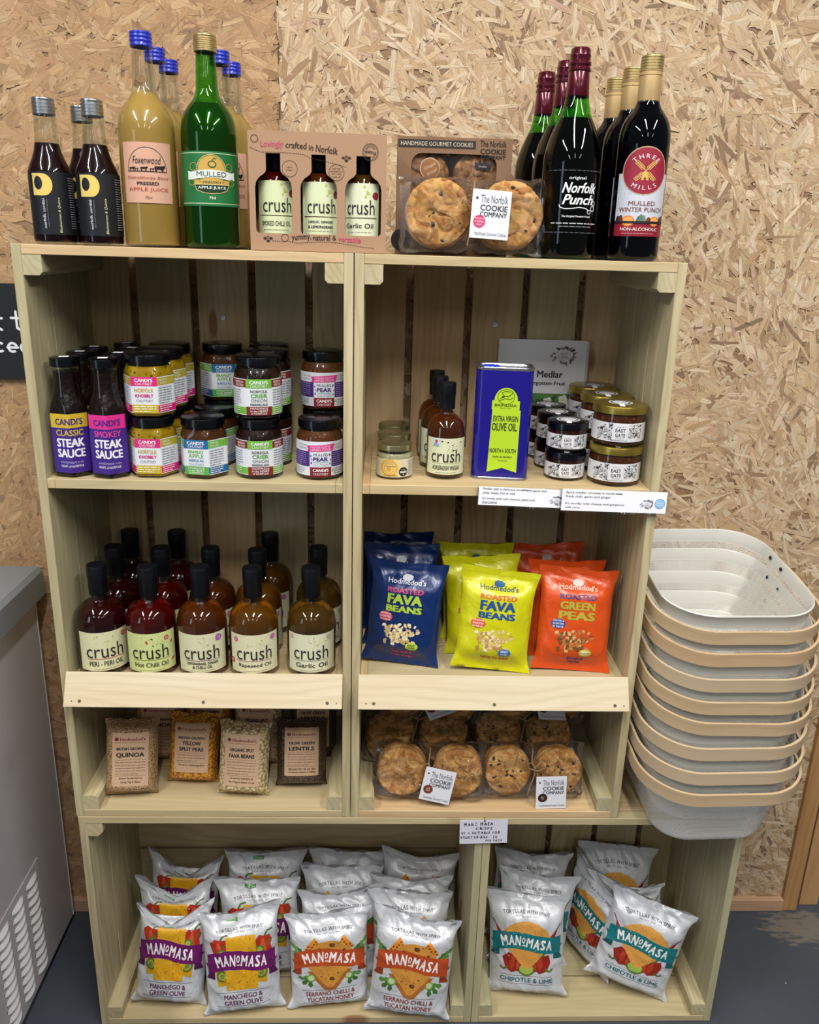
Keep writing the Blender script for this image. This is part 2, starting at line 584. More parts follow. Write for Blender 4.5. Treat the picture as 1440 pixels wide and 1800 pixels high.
class Art:
    def __init__(s):
        s.V, s.F, s.M, s.mats = [], [], [], []
        s.bm_done = None
        s.cnt = 0

    def mi(s, m):
        if isinstance(m, str):
            m = ink(m)
        if m not in s.mats:
            s.mats.append(m)
        return s.mats.index(m)

    def raw(s, V, F, m, L):
        o = len(s.V)
        i = s.mi(m)
        s.cnt += 1
        j = (s.cnt % 9) * .045
        s.V += [(v[0], v[1], L + j + (v[2] if len(v) > 2 else 0)) for v in V]
        s.F += [tuple(k + o for k in f) for f in F]
        s.M += [i] * len(F)
        return s

    def poly(s, pts, m, L=1, holes=()):
        loops = [[Vector((p[0], p[1], 0)) for p in pts]] + [[Vector((p[0], p[1], 0)) for p in h] for h in holes]
        allp = [p for lp in loops for p in lp]
        F = []
        for t in tessellate_polygon(loops):
            a, b, c = [allp[i] for i in t]
            ar = (b - a).cross(c - a).z
            F.append(tuple(t) if ar > 0 else tuple(reversed(t)))
        return s.raw(allp, F, m, L)

    def rect(s, x0, y0, x1, y1, m, L=1):
        return s.raw([(x0, y0), (x1, y0), (x1, y1), (x0, y1)], [(0, 1, 2, 3)], m, L)

    def disc(s, cx, cy, rx, m, L=2, ry=None, n=28):
        ry = ry or rx
        return s.raw([(cx + rx * math.cos(2 * PI * i / n), cy + ry * math.sin(2 * PI * i / n)) for i in range(n)], [tuple(range(n))], m, L)

    def ring(s, cx, cy, rx, w, m, L=3, ry=None, n=32, a0=0.0, a1=360.0):
        ry = ry or rx
        V, F = [], []
        full = abs(a1 - a0 - 360) < .1
        k = n if full else n + 1
        for i in range(k):
            a = R(a0 + (a1 - a0) * i / n)
            V += [(cx + rx * math.cos(a), cy + ry * math.sin(a)), (cx + (rx - w) * math.cos(a), cy + (ry - w) * math.sin(a))]
        for i in range(n):
            j = (i + 1) % k
            F.append((2 * i + 1, 2 * i, 2 * j, 2 * j + 1))
        return s.raw(V, F, m, L)

    def line(s, pts, w, m, L=3):
        for (x0, y0), (x1, y1) in zip(pts[:-1], pts[1:]):
            dx, dy = x1 - x0, y1 - y0
            l = math.hypot(dx, dy) or 1
            nx, ny = -dy / l * w / 2, dx / l * w / 2
            s.raw([(x0 - nx, y0 - ny), (x1 - nx, y1 - ny), (x1 + nx, y1 + ny), (x0 + nx, y0 + ny)], [(0, 1, 2, 3)], m, L)
        return s

    def dots(s, pts, dash, gap, w, m, L=3):
        acc = 0
        on = True
        for (x0, y0), (x1, y1) in zip(pts[:-1], pts[1:]):
            l = math.hypot(x1 - x0, y1 - y0)
            t = 0
            while t < l:
                st = min((dash if on else gap) - acc, l - t)
                if on:
                    s.line([(x0 + (x1 - x0) * t / l, y0 + (y1 - y0) * t / l), (x0 + (x1 - x0) * (t + st) / l, y0 + (y1 - y0) * (t + st) / l)], w, m, L)
                t += st
                acc += st
                if acc >= (dash if on else gap) - 1e-9:
                    acc = 0
                    on = not on
        return s

    def text(s, st, cx, cy, h, m, L=4, w=None, bold=0.0, shear=0.0, rot=0.0, align='c', maxw=None):
        V, F, x0, x1, y0, y1 = text_geo(st, bold, shear)
        if not F:
            return s
        sy = h / max(y1 - y0, 1e-6)
        sx = w / max(x1 - x0, 1e-6) if w else sy
        if maxw and sx * (x1 - x0) > maxw:
            sx = maxw / (x1 - x0)
        ox = {'c': (x0 + x1) / 2, 'l': x0, 'r': x1}[align]
        c, sn = math.cos(R(rot)), math.sin(R(rot))
        out = []
        for q in V:
            X, Y = (q[0] - ox) * sx, (q[1] - (y0 + y1) / 2) * sy
            out.append((cx + X * c - Y * sn, cy + X * sn + Y * c) + tuple(q[2:]))
        return s.raw(out, F, m, L)

    def arc(s, st, cx, cy, rad, deg, h, m, L=4, bold=0.0, up=True, sp=1.0, sx=1.0):
        """letters along a circle; deg = middle angle, capital height h"""
        sc = h / .73
        adv = []
        for ch in st:
            if ch == ' ':
                adv.append(.30 * sc)
            else:
                g = text_geo(ch, bold)
                adv.append((g[3] - g[2]) * sc * sx + .10 * sc * sp)
        tot = sum(adv)
        a = R(deg) + (tot / 2 / rad if up else -tot / 2 / rad)
        for ch, ad in zip(st, adv):
            d = ad / rad / 2
            a += -d if up else d
            if ch != ' ':
                V, F, x0, x1, y0, y1 = text_geo(ch, bold)
                th = a - PI / 2 if up else a + PI / 2
                c, sn = math.cos(th), math.sin(th)
                px, py = cx + rad * math.cos(a), cy + rad * math.sin(a)
                out = []
                for q in V:
                    X, Y = (q[0] - (x0 + x1) / 2) * sc * sx, (q[1] - .365) * sc
                    out.append((px + X * c - Y * sn, py + X * sn + Y * c) + tuple(q[2:]))
                s.raw(out, F, m, L)
            a += -d if up else d
        return s

    def words(s, x0, x1, y, h, m, L=4, seed=1, fill=1.0):
        """a line of print too small to read"""
        rr = random.Random(seed)
        x = x0
        e = x0 + (x1 - x0) * fill
        while x < e:
            l = min(rr.uniform(1.6, 5.0) * h, e - x)
            s.rect(x, y - h * .32, x + l, y + h * .32, m, L)
            x += l + h * .7
        return s

    def para(s, x0, x1, y1, y0, n, m, L=4, seed=1, k=.55):
        st = (y1 - y0) / n
        for i in range(n):
            s.words(x0, x1, y1 - st * (i + .5), st * k, m, L, seed + i, .75 if i == n - 1 else 1.0)
        return s

    def cut(s, xs, ys):
        bm = bmesh.new()
        vs = [bm.verts.new(v) for v in s.V]
        for f, m in zip(s.F, s.M):
            try:
                fc = bm.faces.new([vs[i] for i in f])
                fc.material_index = m
            except ValueError:
                pass
        for x in xs:
            bmesh.ops.bisect_plane(bm, geom=bm.verts[:] + bm.edges[:] + bm.faces[:], plane_co=(x, 0, 0), plane_no=(1, 0, 0), dist=1e-7)
        for y in ys:
            bmesh.ops.bisect_plane(bm, geom=bm.verts[:] + bm.edges[:] + bm.faces[:], plane_co=(0, y, 0), plane_no=(0, 1, 0), dist=1e-7)
        bm.verts.index_update()
        out = ([tuple(v.co) for v in bm.verts], [tuple(v.index for v in f.verts) for f in bm.faces], [f.material_index for f in bm.faces])
        bm.free()
        s.bm_done = out
        return s

    def flat(s):
        s.bm_done = (s.V, s.F, s.M)
        return s

    def emit(s, mapf, mb, off=0):
        """append the mapped artwork to a mesh; material indices start at off"""
        V, F, M = s.bm_done
        o = len(mb.V)
        mb.V += [mapf(x, y, z * LAYER) for x, y, z in V]
        mb.F += [tuple(i + o for i in f) for f in F]
        mb.M += [m + off for m in M]

    def build(s, name, mapf, parent, smooth=0):
        mb = MB()
        s.emit(mapf, mb)
        return mb.build(name, s.mats, parent, smooth)


def frange(a, b, st):
    n = max(1, int(math.ceil((b - a) / st)))
    return [a + (b - a) * i / n for i in range(1, n)]


def cyl_map(rad, z0=0.0, a0=0.0, gap=.0004):
    def f(x, y, l):
        a = x / rad + a0
        q = rad + gap + l
        return (q * math.sin(a), -q * math.cos(a), y + z0)
    return f


def hexr(a, k):
    """hexagon blended with a circle; a flat faces a=0 when k>0"""
    if k <= 0:
        return 1.0
    b = (a + R(30)) % R(60) - R(30)
    h = .905 / math.cos(b)
    h = min(h, 1.0 + (h - 1) * .35) if h > 1 else h
    return (1 - k) + k * h


def hex_map(rad, z0, a0=0.0, turn=0.0, gap=.0006):
    def f(x, y, l):
        a = x / rad + a0
        q = rad * hexr(a - turn, 1) + gap + l
        return (q * math.sin(a), -q * math.cos(a), y + z0)
    return f


def flat_map(x0, y, z0):
    return lambda x, z, l: (x + x0, y - l, z + z0)

# ================================================================== the setting
def structure(o):
    o['kind'] = 'structure'
    return o


WALL_Y = .293


def osb_mat(name):
    t = NT(name)
    fu = t.n('ShaderNodeAttribute', attribute_name='fuv').outputs['Vector']
    fc = t.n('ShaderNodeAttribute', attribute_name='fcol').outputs['Color']
    g = t.noise(scalev(t, fu, (16, 420, 1)), 1, 4, .7)
    g2 = t.noise(scalev(t, fu, (60, 900, 1)), 1, 2, .6)
    c = t.mix(t.ramp(g, [(.36, 0.0), (.70, .75)]), fc, lin('#ad8c66'), 'MULTIPLY')
    c = t.mix(t.math('MULTIPLY', g2, .22), c, lin('#fff0d8'))
    b = t.bsdf(Base_Color=c, Roughness=.62)
    b.inputs['Specular IOR Level'].default_value = .28
    t.set(b, 'Normal', t.bump(g, .35, .0008))
    return t.m


def build_osb():
    rr = random.Random(11)
    V, F, UV, C = [], [], [], []

    def lc(h):
        return lin(h)[:3]
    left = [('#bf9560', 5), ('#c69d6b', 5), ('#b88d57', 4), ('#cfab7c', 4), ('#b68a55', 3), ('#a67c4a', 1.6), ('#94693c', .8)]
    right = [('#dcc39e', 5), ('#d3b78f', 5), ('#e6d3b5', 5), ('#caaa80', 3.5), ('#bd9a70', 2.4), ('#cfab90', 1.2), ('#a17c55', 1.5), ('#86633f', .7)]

    def pick(t):
        s = sum(w for _, w in t)
        q = rr.uniform(0, s)
        for h, w in t:
            q -= w
            if q <= 0:
                return lc(h)
        return lc(t[0][0])

    def flake(x, z, ln, wd, ang, y, col, tilt=.012):
        c, s = math.cos(ang), math.sin(ang)
        n = 3
        top, bot = [], []
        sk0, sk1 = rr.uniform(-.5, .5) * wd, rr.uniform(-.5, .5) * wd
        bend = rr.uniform(-.06, .06) * ln
        tx, tz = rr.uniform(-tilt, tilt), rr.uniform(-tilt * 1.5, tilt * 1.5)
        w0, w1, w2 = wd * rr.uniform(.35, 1), wd, wd * rr.uniform(.35, 1)
        big = ln > .03
        k0 = 4 if big else 2
        e0 = [(-ln / 2 + rr.uniform(0, .16) * ln, w0 * (.5 - q / (k0 - 1))) for q in range(k0)]
        e1 = [(ln / 2 - rr.uniform(0, .16) * ln, w2 * (.5 - q / (k0 - 1))) for q in range(k0)]
        pts = e0[::-1] + [(-ln * .17, w1 * rr.uniform(.42, .55)), (ln * .17, w1 * rr.uniform(.42, .55))] + e1 + [(ln * .17, -w1 * rr.uniform(.42, .55)), (-ln * .17, -w1 * rr.uniform(.42, .55))]
        o = len(V)
        ru = rr.uniform(0, 50)
        rv = rr.uniform(0, 50)
        for (a, b) in pts:
            bb = b + bend * (1 - (2 * a / ln) ** 2) * .5
            X, Z = x + a * c - bb * s, z + a * s + bb * c
            V.append((X, y - tx * b - tz * a * .15, Z))
            UV.append((a + ru, bb + rv, 0))
            C.append(col + (1,))
        F.append(tuple(range(o + len(pts) - 1, o - 1, -1)))

    x0, x1, z0, z1 = -.75, 1.475, 0.0, 2.25
    N = 46000
    for i in range(N):
        x, z = rr.uniform(x0, x1), rr.uniform(z0, z1)
        if .05 < x < .9 and z < 1.3 and rr.random() < .6:
            continue
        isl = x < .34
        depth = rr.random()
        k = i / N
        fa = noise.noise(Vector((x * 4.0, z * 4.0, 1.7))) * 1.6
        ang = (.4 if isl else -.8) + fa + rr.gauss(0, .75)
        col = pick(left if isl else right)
        if k < .36:
            ln, wd = (rr.uniform(.035, .085), rr.uniform(.012, .032)) if isl else (rr.uniform(.040, .100), rr.uniform(.010, .024))
            y = WALL_Y - .0004 * depth
        elif k < .74:
            ln, wd = (rr.uniform(.020, .055), rr.uniform(.004, .013)) if isl else (rr.uniform(.025, .080), rr.uniform(.0035, .010))
            y = WALL_Y - .0004 - .0004 * depth
        elif k < .87:
            ln, wd = rr.uniform(.010, .035), rr.uniform(.0007, .0022)
            ang = rr.uniform(0, PI)
            y = WALL_Y - .0008 - .0002 * depth
        else:
            ln, wd = rr.uniform(.0025, .013), rr.uniform(.0006, .0020)
            ang += rr.gauss(0, .8)
            col = lc(rr.choice(['#5a3c22', '#79552f', '#432a16', '#8a6338', '#9b7040']))
            y = WALL_Y - .0010 - .0002 * depth
        if isl is False and k < .74 and rr.random() < .012:
            col = lc('#86603f')
        f = rr.uniform(.82, 1.06)
        col = tuple(min(1, v * f) for v in col)
        if isl:
            if x + ln * .5 * abs(math.cos(ang)) > .3395:
                x = .3395 - ln * .5 * abs(math.cos(ang))
        elif x - ln * .5 * abs(math.cos(ang)) < .3412:
            x = .3412 + ln * .5 * abs(math.cos(ang))
        if x + ln * .5 * abs(math.cos(ang)) > x1:
            x = x1 - ln * .5 * abs(math.cos(ang))
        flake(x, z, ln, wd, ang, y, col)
    o = len(V)
    for X0, X1 in ((x0, .3392), (.3414, x1)):
        o = len(V)
        V += [(X0, WALL_Y + .001, z0), (X1, WALL_Y + .001, z0), (X1, WALL_Y + .001, z1), (X0, WALL_Y + .001, z1)]
        F.append((o, o + 1, o + 2, o + 3))
        UV += [(0, 0, 0), (2, 0, 0), (2, 2, 0), (0, 2, 0)]
        C += [lc('#8d6538') + (1,)] * 4
    # core of the sheet, its cut end and the dark joint
    o = len(V)
    V += [(x0, WALL_Y + .003, z0), (x1, WALL_Y + .003, z0), (x1, WALL_Y + .003, z1), (x0, WALL_Y + .003, z1)]
    V += [(x0, WALL_Y + .021, z0), (x1, WALL_Y + .021, z0), (x1, WALL_Y + .021, z1), (x0, WALL_Y + .021, z1)]
    F += [(o, o + 1, o + 2, o + 3), (o + 1, o + 5, o + 6, o + 2), (o + 4, o, o + 3, o + 7), (o + 3, o + 2, o + 6, o + 7), (o + 5, o + 4, o + 7, o + 6)]
    UV += [(0, 0, 0)] * 8
    C += [lc('#3a2613') + (1,)] * 8
    me = bpy.data.meshes.new('wall_back')
    me.from_pydata(V, [], F)
    a = me.attributes.new('fuv', 'FLOAT_VECTOR', 'POINT')
    a.data.foreach_set('vector', [q for v in UV for q in v])
    a = me.attributes.new('fcol', 'FLOAT_COLOR', 'POINT')
    a.data.foreach_set('color', [q for v in C for q in v])
    me.materials.append(osb_mat('oriented_strand_board'))
    me.update()
    ob = bpy.data.objects.new('wall_back', me)
    COL.objects.link(ob)
    return structure(ob)


build_osb()


def floor_mat():
    t = NT('painted_concrete')
    tc = t.n('ShaderNodeTexCoord').outputs['Object']
    n = t.noise(tc, 2.2, 4, .6)
    f = t.noise(tc, 60, 3, .6)
    c = t.mix(t.ramp(n, [(.3, 0.0), (.7, 1.0)]), lin('#3c434d'), lin('#4a515a'))
    vo = t.n('ShaderNodeTexVoronoi', {'Scale': 26.0})
    t.set(vo, 'Vector', tc)
    sp = t.ramp(vo.outputs['Distance'], [(.0, 1.0), (.05, 1.0), (.075, 0.0)])
    cs = t.n('ShaderNodeSeparateColor')
    t.set(cs, 0, vo.outputs['Color'])
    sp = t.math('MULTIPLY', sp, t.math('GREATER_THAN', cs.outputs[0], .86))
    c = t.mix(sp, c, lin('#a9a9a4'))
    # worn patch by the end of the skirting where bare screed shows
    sep = t.n('ShaderNodeSeparateXYZ')
    t.set(sep, 0, tc)
    dx = t.math('MULTIPLY', t.math('SUBTRACT', sep.outputs[0], 1.49), 9.0)
    dy = t.math('MULTIPLY', t.math('SUBTRACT', sep.outputs[1], .235), 17.0)
    d2 = t.math('ADD', t.math('MULTIPLY', dx, dx), t.math('MULTIPLY', dy, dy))
    wn = t.math('ADD', d2, t.math('MULTIPLY_ADD', t.noise(scalev(t, tc, (30, 90, 30)), 1, 3), 3.2, -1.6))
    c = t.mix(t.ramp(wn, [(.25, .8), (.8, 0.0)]), c, lin('#7d756b'))
    b = t.bsdf(Base_Color=c, Roughness=.55)
    t.set(b, 'Roughness', t.math('MULTIPLY_ADD', f, .2, .38))
    t.set(b, 'Normal', t.bump(f, .25, .001))
    return t.m


structure(MB().box(-2.4, 2.6, -3.2, 1.2, -.05, 0).build('floor', floor_mat(), None, 0))
structure(board('baseboard_back', -.75, 1.462, .2795, WALL_Y, .001, .032, None, M_SKIRT))
structure(board('trim_1', 1.462, 1.497, .283, .345, 0, 2.25, None, M_POST, 2))
structure(board('trim_2', 1.512, 1.556, .300, .352, 0, 2.25, None, M_POST, 2))
structure(board('trim_3', 1.557, 2.3, .40, .418, .012, 2.25, None, plain('pale_door_paint', '#a98f6c', .6), 2))
structure(MB().box(1.556, 2.3, .352, .399, 0, .02).build('trim_4', plain('door_threshold', '#b9bcbc', .5), None, 0))


# ================================================================== crates
def screw(parent, x, y, z, r_=.0052):
    MB().lathe([(0, .0018), (r_ * .35, .0019), (r_ * .42, .0009), (r_ * .9, .0012), (r_, 0)], 14).build('screw', M_STEEL, parent).matrix_local = Matrix.Translation((x, y, z)) @ Matrix.Rotation(R(90), 4, 'X')


def tall_crate(X, label):
    z0, z1, D, W, T = .4785, 1.425, .262, .4745, .0138
    t = thing('display_crate', (X, 0, z0), label, 'crate', 'tall pine display crates')
    H = z1 - z0

    def b(n, x0, x1, y0, y1, a, c, mat=None, axis=None):
        return board(n, x0, x1, y0, y1, a - z0, c - z0, t, mat, axis)
    # sides, three upright boards each
    for xa in (0, W - T):
        for ya, yb in ((0, .0915), (.0922, .176), (.1767, D)):
            b('side_board', xa, xa + T, ya, yb, z0, z1, M_TREAT, 2)
    xi0, xi1 = T + .0002, W - T - .0002
    for nm, za in (('top_board', 1.4112), ('bottom_board', z0)):
        for ya, yb in ((0, .128), (.131, D)):
            b(nm, xi0, xi1, ya, yb, za, za + .0136, None, 0)
    # corner battens along the depth
    for xa, xb in ((xi0, xi0 + .0265), (xi1 - .0265, xi1)):
        for za, zb in ((1.3835, 1.411), (z0 + .0138, z0 + .0415)):
            _seed[0] += 1
            c = .0045
            up = za > 1
            xin, xout = (xb, xa) if xa == xi0 else (xa, xb)
            s = 1 if xin > xout else -1
            zt, zo = (za - z0, zb - z0) if up else (zb - z0, za - z0)
            dz = 1 if up else -1
            pts = [(xout, zo), (xin, zo), (xin, zt + dz * c), (xin - s * c, zt), (xout, zt)]
            if (s > 0) != up:
                pass
            MB().prism(pts, .0006, D - .001).build('corner_batten', M_TREAT, t, 30, 0, (1, _seed[0]))
    # back slats with gaps that show the wall
    gaps = [.0875, .1905, .2905, .3885]
    xs = [0] + gaps + [W]
    for i in range(5):
        xa = xs[i] + (.0065 if i else 0)
        xb = xs[i + 1] - (.0065 if i < 4 else 0)
        b('back_slat', xa, xb, D + .0005, D + .0140, z0, z1 + (.001 if i != 4 else .003), None, 2)
    screw(t, .239, D - .0002, 1.310 - z0)
    screw(t, .245, D - .0002, .62 - z0)
    # middle shelf
    zs = 1.0877
    for xa, xb in ((xi0, xi0 + .0115), (xi1 - .0115, xi1)):
        b('shelf_batten', xa, xb, .0004, D - .001, zs - .0152, zs - .0002, None, 1)
    sp = ((0, .172), (.176, D)) if X < .2 else ((0, .094), (.0975, .18), (.183, D))
    for ya, yb in sp:
        b('shelf_board', xi0 + .0117, xi1 - .0117, ya, yb, zs - .0152, zs, None, 0)
    # lower shelf with its tilted lip
    zl = .7430 if X < .2 else .7505
    for ya, yb in ((0, .128), (.131, D)):
        b('shelf_board', xi0 + .0117, xi1 - .0117, ya, yb, zl - .014, zl, None, 0)
    for xa, xb in ((xi0, xi0 + .0115), (xi1 - .0115, xi1)):
        b('shelf_batten', xa, xb, .0004, D - .001, zl - .014, zl - .0002, None, 1)
    _seed[0] += 1
    prof = [(-.0300, .7132), (-.0035, .7628), (.0075, .7571), (-.0010, .7412), (-.0010, .7362), (-.0190, .7075)]
    m = MB()
    x0, x1 = .0112, .4612
    V = [(x0, p[0], p[1] - z0) for p in prof] + [(x1, p[0], p[1] - z0) for p in prof]
    n = len(prof)
    m.add(V, [tuple(range(n)), tuple(reversed(range(n, 2 * n)))] + [(i + n, (i + 1) % n + n, (i + 1) % n, i) for i in range(n)])
    lip = m.build('lip_board', M_LIP, t, 30, .0008, (0, _seed[0]))
    nx, nz = -.882, .471
    for xx, q in ((.037, .1), (.0245, .045), (.236, .1), (.437, .1), (.452, .045)):
        s = .17
        y, z = -.0300 + .0265 * s + nx * .0001, .7132 + .0496 * s + nz * .0001
        MB().lathe([(0, .0004), (.0026 if q > .05 else .0011, .0004), (.0028 if q > .05 else .0012, 0)], 12).build('nail', M_NAIL, lip).matrix_local = Matrix.Translation((xx, y, z - z0)) @ Matrix.Rotation(R(62), 4, 'X')
    return t


tall_crate(0.0, 'left-hand tall pine display crate with the chutney shelf and the oil bottle shelf')
tall_crate(.4760, 'right-hand tall pine display crate with the olive oil shelf and the bean packet shelf')


def low_crate(x0, x1, label, horizontal):
    D, T, z1 = .262, .0138, .478
    t = thing('low_crate', (x0, 0, 0), label, 'crate', 'low pine crates carrying the tall ones')
    W = x1 - x0

    def b(n, *a, **k):
        return board(n, *a[:6], t, *a[6:], **k)
    for xa in (0, W - T):
        for ya, yb in ((0, .0915), (.0922, .176), (.1767, D)):
            b('side_board', xa, xa + T, ya, yb, .0008, z1 - .0140, M_TREAT, 2)
    for ya, yb in ((-.0005, .0215), (.0235, .142), (.144, D + .013)):
        b('top_board', 0, W, ya, yb, z1 - .0139, z1, None, 0)
    for ya, yb in ((0, .092), (.096, .178), (.181, D)):
        b('bottom_board', T + .0002, W - T - .0002, ya, yb, .0012, .0152, None, 0)
    xi0, xi1 = T + .0002, W - T - .0002
    for xa, xb in ((xi0, xi0 + .0265), (xi1 - .0265, xi1)):
        for za, zb in ((.4365, .4640), (.0154, .0430)):
            c = .009 if za > .1 else .003
            up = za > .1
            xin, xout = (xb, xa) if xa == xi0 else (xa, xb)
            s = 1 if xin > xout else -1
            zt, zo = (za, zb) if up else (zb, za)
            dz = 1 if up else -1
            _seed[0] += 1
            MB().prism([(xout, zo), (xin, zo), (xin, zt + dz * c), (xin - s * c, zt), (xout, zt)], .0006, D - .001).build('corner_batten', M_TREAT, t, 30, 0, (1, _seed[0]))
    if horizontal:
        zz = [.464, .372, .279, .186, .093, .001]
        for i in range(5):
            b('back_slat', 0, W, D + .0005, D + .0138, zz[i + 1] + (.006 if i < 4 else 0), zz[i], None, 0)
    else:
        xs = [0, .085, .185, .285, .383, W]
        for i in range(5):
            b('back_slat', xs[i] + (.006 if i else 0), xs[i + 1] - (.006 if i < 4 else 0), D + .0005, D + .0138, .001, .464, None, 2)
    return t


low_crate(.002, .7119, 'wide low pine crate at floor level holding two flavours of tortilla crisps', True)
low_crate(.7127, 1.1853, 'square low pine crate at floor level, under the basket stack, with teal-banner crisps', False)


# ================================================================== chest freezer
def freezer():
    t = thing('chest_freezer', (-.139, .26, 0), 'white chest freezer with a grey lid standing left of the crates', 'freezer')
    D = 1.35
    m = MB().box(-.62, 0, -D, 0, .02, .775)
    m.build('cabinet', M_FRIDGE, t, 30, .004)
    MB().box(-.64, .019, -D - .02, .006, .776, .84).build('lid', M_FRIDGE_LID, t, 30, .008)
    MB().box(-.62, -.012, -D + .02, -.02, .0, .0199).build('plinth', M_DARK, t, 0)
    MB().box(0.0002, .0016, -.0105, -.0085, .022, .774).build('seam_strip', plain('panel_edge', '#d6d3d4', .4), t, 0)
    # louvred grille plate, low on the side that faces the crates
    g = MB()
    y0, y1, z0, z1 = -.36, -.135, .03, .285
    g.box(0.0002, .0022, y0, y1, z0, z1)
    gp = g.build('grille_plate', plain('grille_enamel', '#bdb9bc', .4, 0, .15), t, 30, .001)
    lv = MB()
    for c in range(3):
        yc = -.175 - c * .062
        for k in range(11):
            zc = .262 - k * .0205
            V, F = [], []
            n = 10
            for i in range(n + 1):
                yy = yc + .024 - .048 * i / n
                w = math.sin(PI * i / n) ** .6
                V += [(.0022, yy, zc + .005), (.0022 + .0065 * w, yy, zc - .003 * w), (.0022, yy, zc - .0055 * w)]
            for i in range(n):
                a = 3 * i
                F += [(a, a + 1, a + 4, a + 3), (a + 1, a + 2, a + 5, a + 4)]
            lv.add(V, F)
    lv.build('louvres', plain('louvre_enamel', '#d9d9db', .35, 0, .2), gp, 50)
    MB().lathe([(0, .001), (.004, .001), (.005, 0)], 12).build('screw', M_STEEL, gp).matrix_local = Matrix.Translation((.0022, -.14, .16)) @ Matrix.Rotation(R(90), 4, 'Y')
    return t


freezer()


# chalkboard on the wall behind the left crate
def chalkboard():
    t = thing('chalkboard', (-.17, WALL_Y - .012, 1.273), 'black chalkboard with white lettering on the wall left of the crates', 'chalkboard')
    MB().box(-.30, .148, 0, .008, -.083, .083).build('panel', M_SLATE, t, 30, .001)
    a = Art()
    wd = .0042
    # hand-drawn letters: "t to" above "iced"
    def stroke(pts):
        a.line(pts, wd, M_CHALK, 1)
        for p in pts:
            a.disc(p[0], p[1], wd / 2, M_CHALK, 1, n=10)
    X = .015
    stroke([(X - .002, .032), (X - .002, .008), (X + .004, .004)])
    stroke([(X - .009, .024), (X + .006, .024)])
    X = .046
    stroke([(X, .036), (X, .008), (X + .006, .004)])
    stroke([(X - .009, .025), (X + .008, .025)])
    a.ring(.064, .012, .0095, wd, M_CHALK, 1)
    stroke([(-.006, -.018), (-.006, -.034)])
    stroke([(-.006, -.008), (-.006, -.009)])
    a.ring(.012, -.026, .0095, wd, M_CHALK, 1, a0=45, a1=315)
    a.ring(.034, -.026, .0095, wd, M_CHALK, 1, a0=0, a1=310)
    stroke([(.025, -.026), (.043, -.026)])
    a.ring(.056, -.026, .0095, wd, M_CHALK, 1)
    stroke([(.065, -.010), (.065, -.036)])
    a.flat().build('lettering', flat_map(0, -.0003, 0), t)


chalkboard()


# ================================================================== bottles
def vessel(t, body, liquid=None, glass=M_GLASS, liq_mat=None, n=48, rf=None):
    """glass body and contents as two parts"""
    g = MB().lathe(body, n, rf).build('glass_body', glass, t, 60)
    if liquid:
        MB().lathe(liquid, n, rf).build('liquid', liq_mat, t, 60)
    return g


def inner(body, top, gap=.0005, floor=.003):
    """contents profile: the body profile shrunk and stopped at the fill level"""
    out = [(0, floor)]
    last = None
    for p in body:
        r_, z = p[0], p[1]
        k = p[2:] if len(p) > 2 else ()
        if r_ < gap * 1.5:
            last = (r_, z)
            continue
        if z < floor:
            z = floor
        if z >= top:
            if last:
                f = (top - last[1]) / max(z - last[1], 1e-6)
                rr = last[0] + (r_ - last[0]) * min(max(f, 0), 1)
                out.append((max(rr - gap, .001), top) + tuple(k))
                out.append((0, top) + tuple(k))
            return out
        out.append((r_ - gap, z) + tuple(k))
        last = (r_, z)
    return out


def cap_mesh(name, r_, z0, z1, mat, t, ridges=0, n=48, lipz=None):
    prof = [(r_ * .97, z0), (r_, z0 + .0006)]
    if ridges:
        h = (z1 - z0) * .8
        for i in range(ridges):
            a = z0 + .001 + h * i / ridges
            st = h / ridges
            prof += [(r_, a), (r_, a + st * .55), (r_ * .955, a + st * .7), (r_ * .955, a + st * .85)]
    prof += [(r_, z1 - .0022), (r_ * .985, z1 - .0008), (r_ * .93, z1), (0, z1 + .0001)]
    return MB().lathe(prof, n).build(name, mat, t, 40)


# ---- small cordial bottles
A_CORD = Art()
A_CORD.rect(-.036, 0, .040, .081, '#15171d', 0)
pts = [(-.0265, .0785), (-.012, .0785)]
for i in range(13):
    a = R(90 - 15 * i)
    pts.append((-.012 + .0108 * math.cos(a), .0645 + .0140 * math.sin(a)))
pts += [(-.0265, .0505)]
A_CORD.poly(pts, '#e2c76a', 1)
A_CORD.disc(-.0185, .0665, .0054, '#121318', 2, .0085)
A_CORD.rect(-.0265, .0755, -.0185, .0785, '#e2c76a', 3)
A_CORD.text('norfolk cordial', -.0140, .0275, .0033, '#d9dade', 3, w=.038, rot=90, bold=.005)
A_CORD.text('hand made in small batches', -.0098, .0285, .0014, '#8a8b92', 3, w=.036, rot=90)
A_CORD.text('Blackcurrant & Quince', .0045, .0255, .0036, '#e6dfb0', 3, w=.046, rot=90, shear=.3)
for i in range(22):
    A_CORD.words(.0195, .0305, .074 - i * .0031, .0013, '#9a9ba3', 3, i)
A_CORD.cut(frange(-.036, .040, .0036), [])

CORD = [(0, 0), (.024, 0), (.0268, .0022), (.0274, .006), (.0274, .088), (.0266, .0955), (.024, .103), (.0205, .111), (.0172, .121), (.0152, .131), (.0140, .145), (.0131, .157), (.0131, .161), (.0139, .1625), (.0139, .1655), (.0125, .1665), (.0125, .178), (.0, .1782)]
L_CORD = liquid_mat('blackcurrant_cordial', '#1c0309', .3, 0, 0, .15)


def cordial(loc, label, rz):
    t = thing('cordial_bottle', loc, label, 'bottle', 'small cordial bottles on the top', rz)
    vessel(t, CORD, inner(CORD, .131), M_GLASS, L_CORD)
    A_CORD.build('label', cyl_map(.0274, .0125), t)
    cap_mesh('cap', .0140, .1665, .1875, M_SILVER, t, 4)
    t.scale = (1.065, 1.065, 1)
    return t


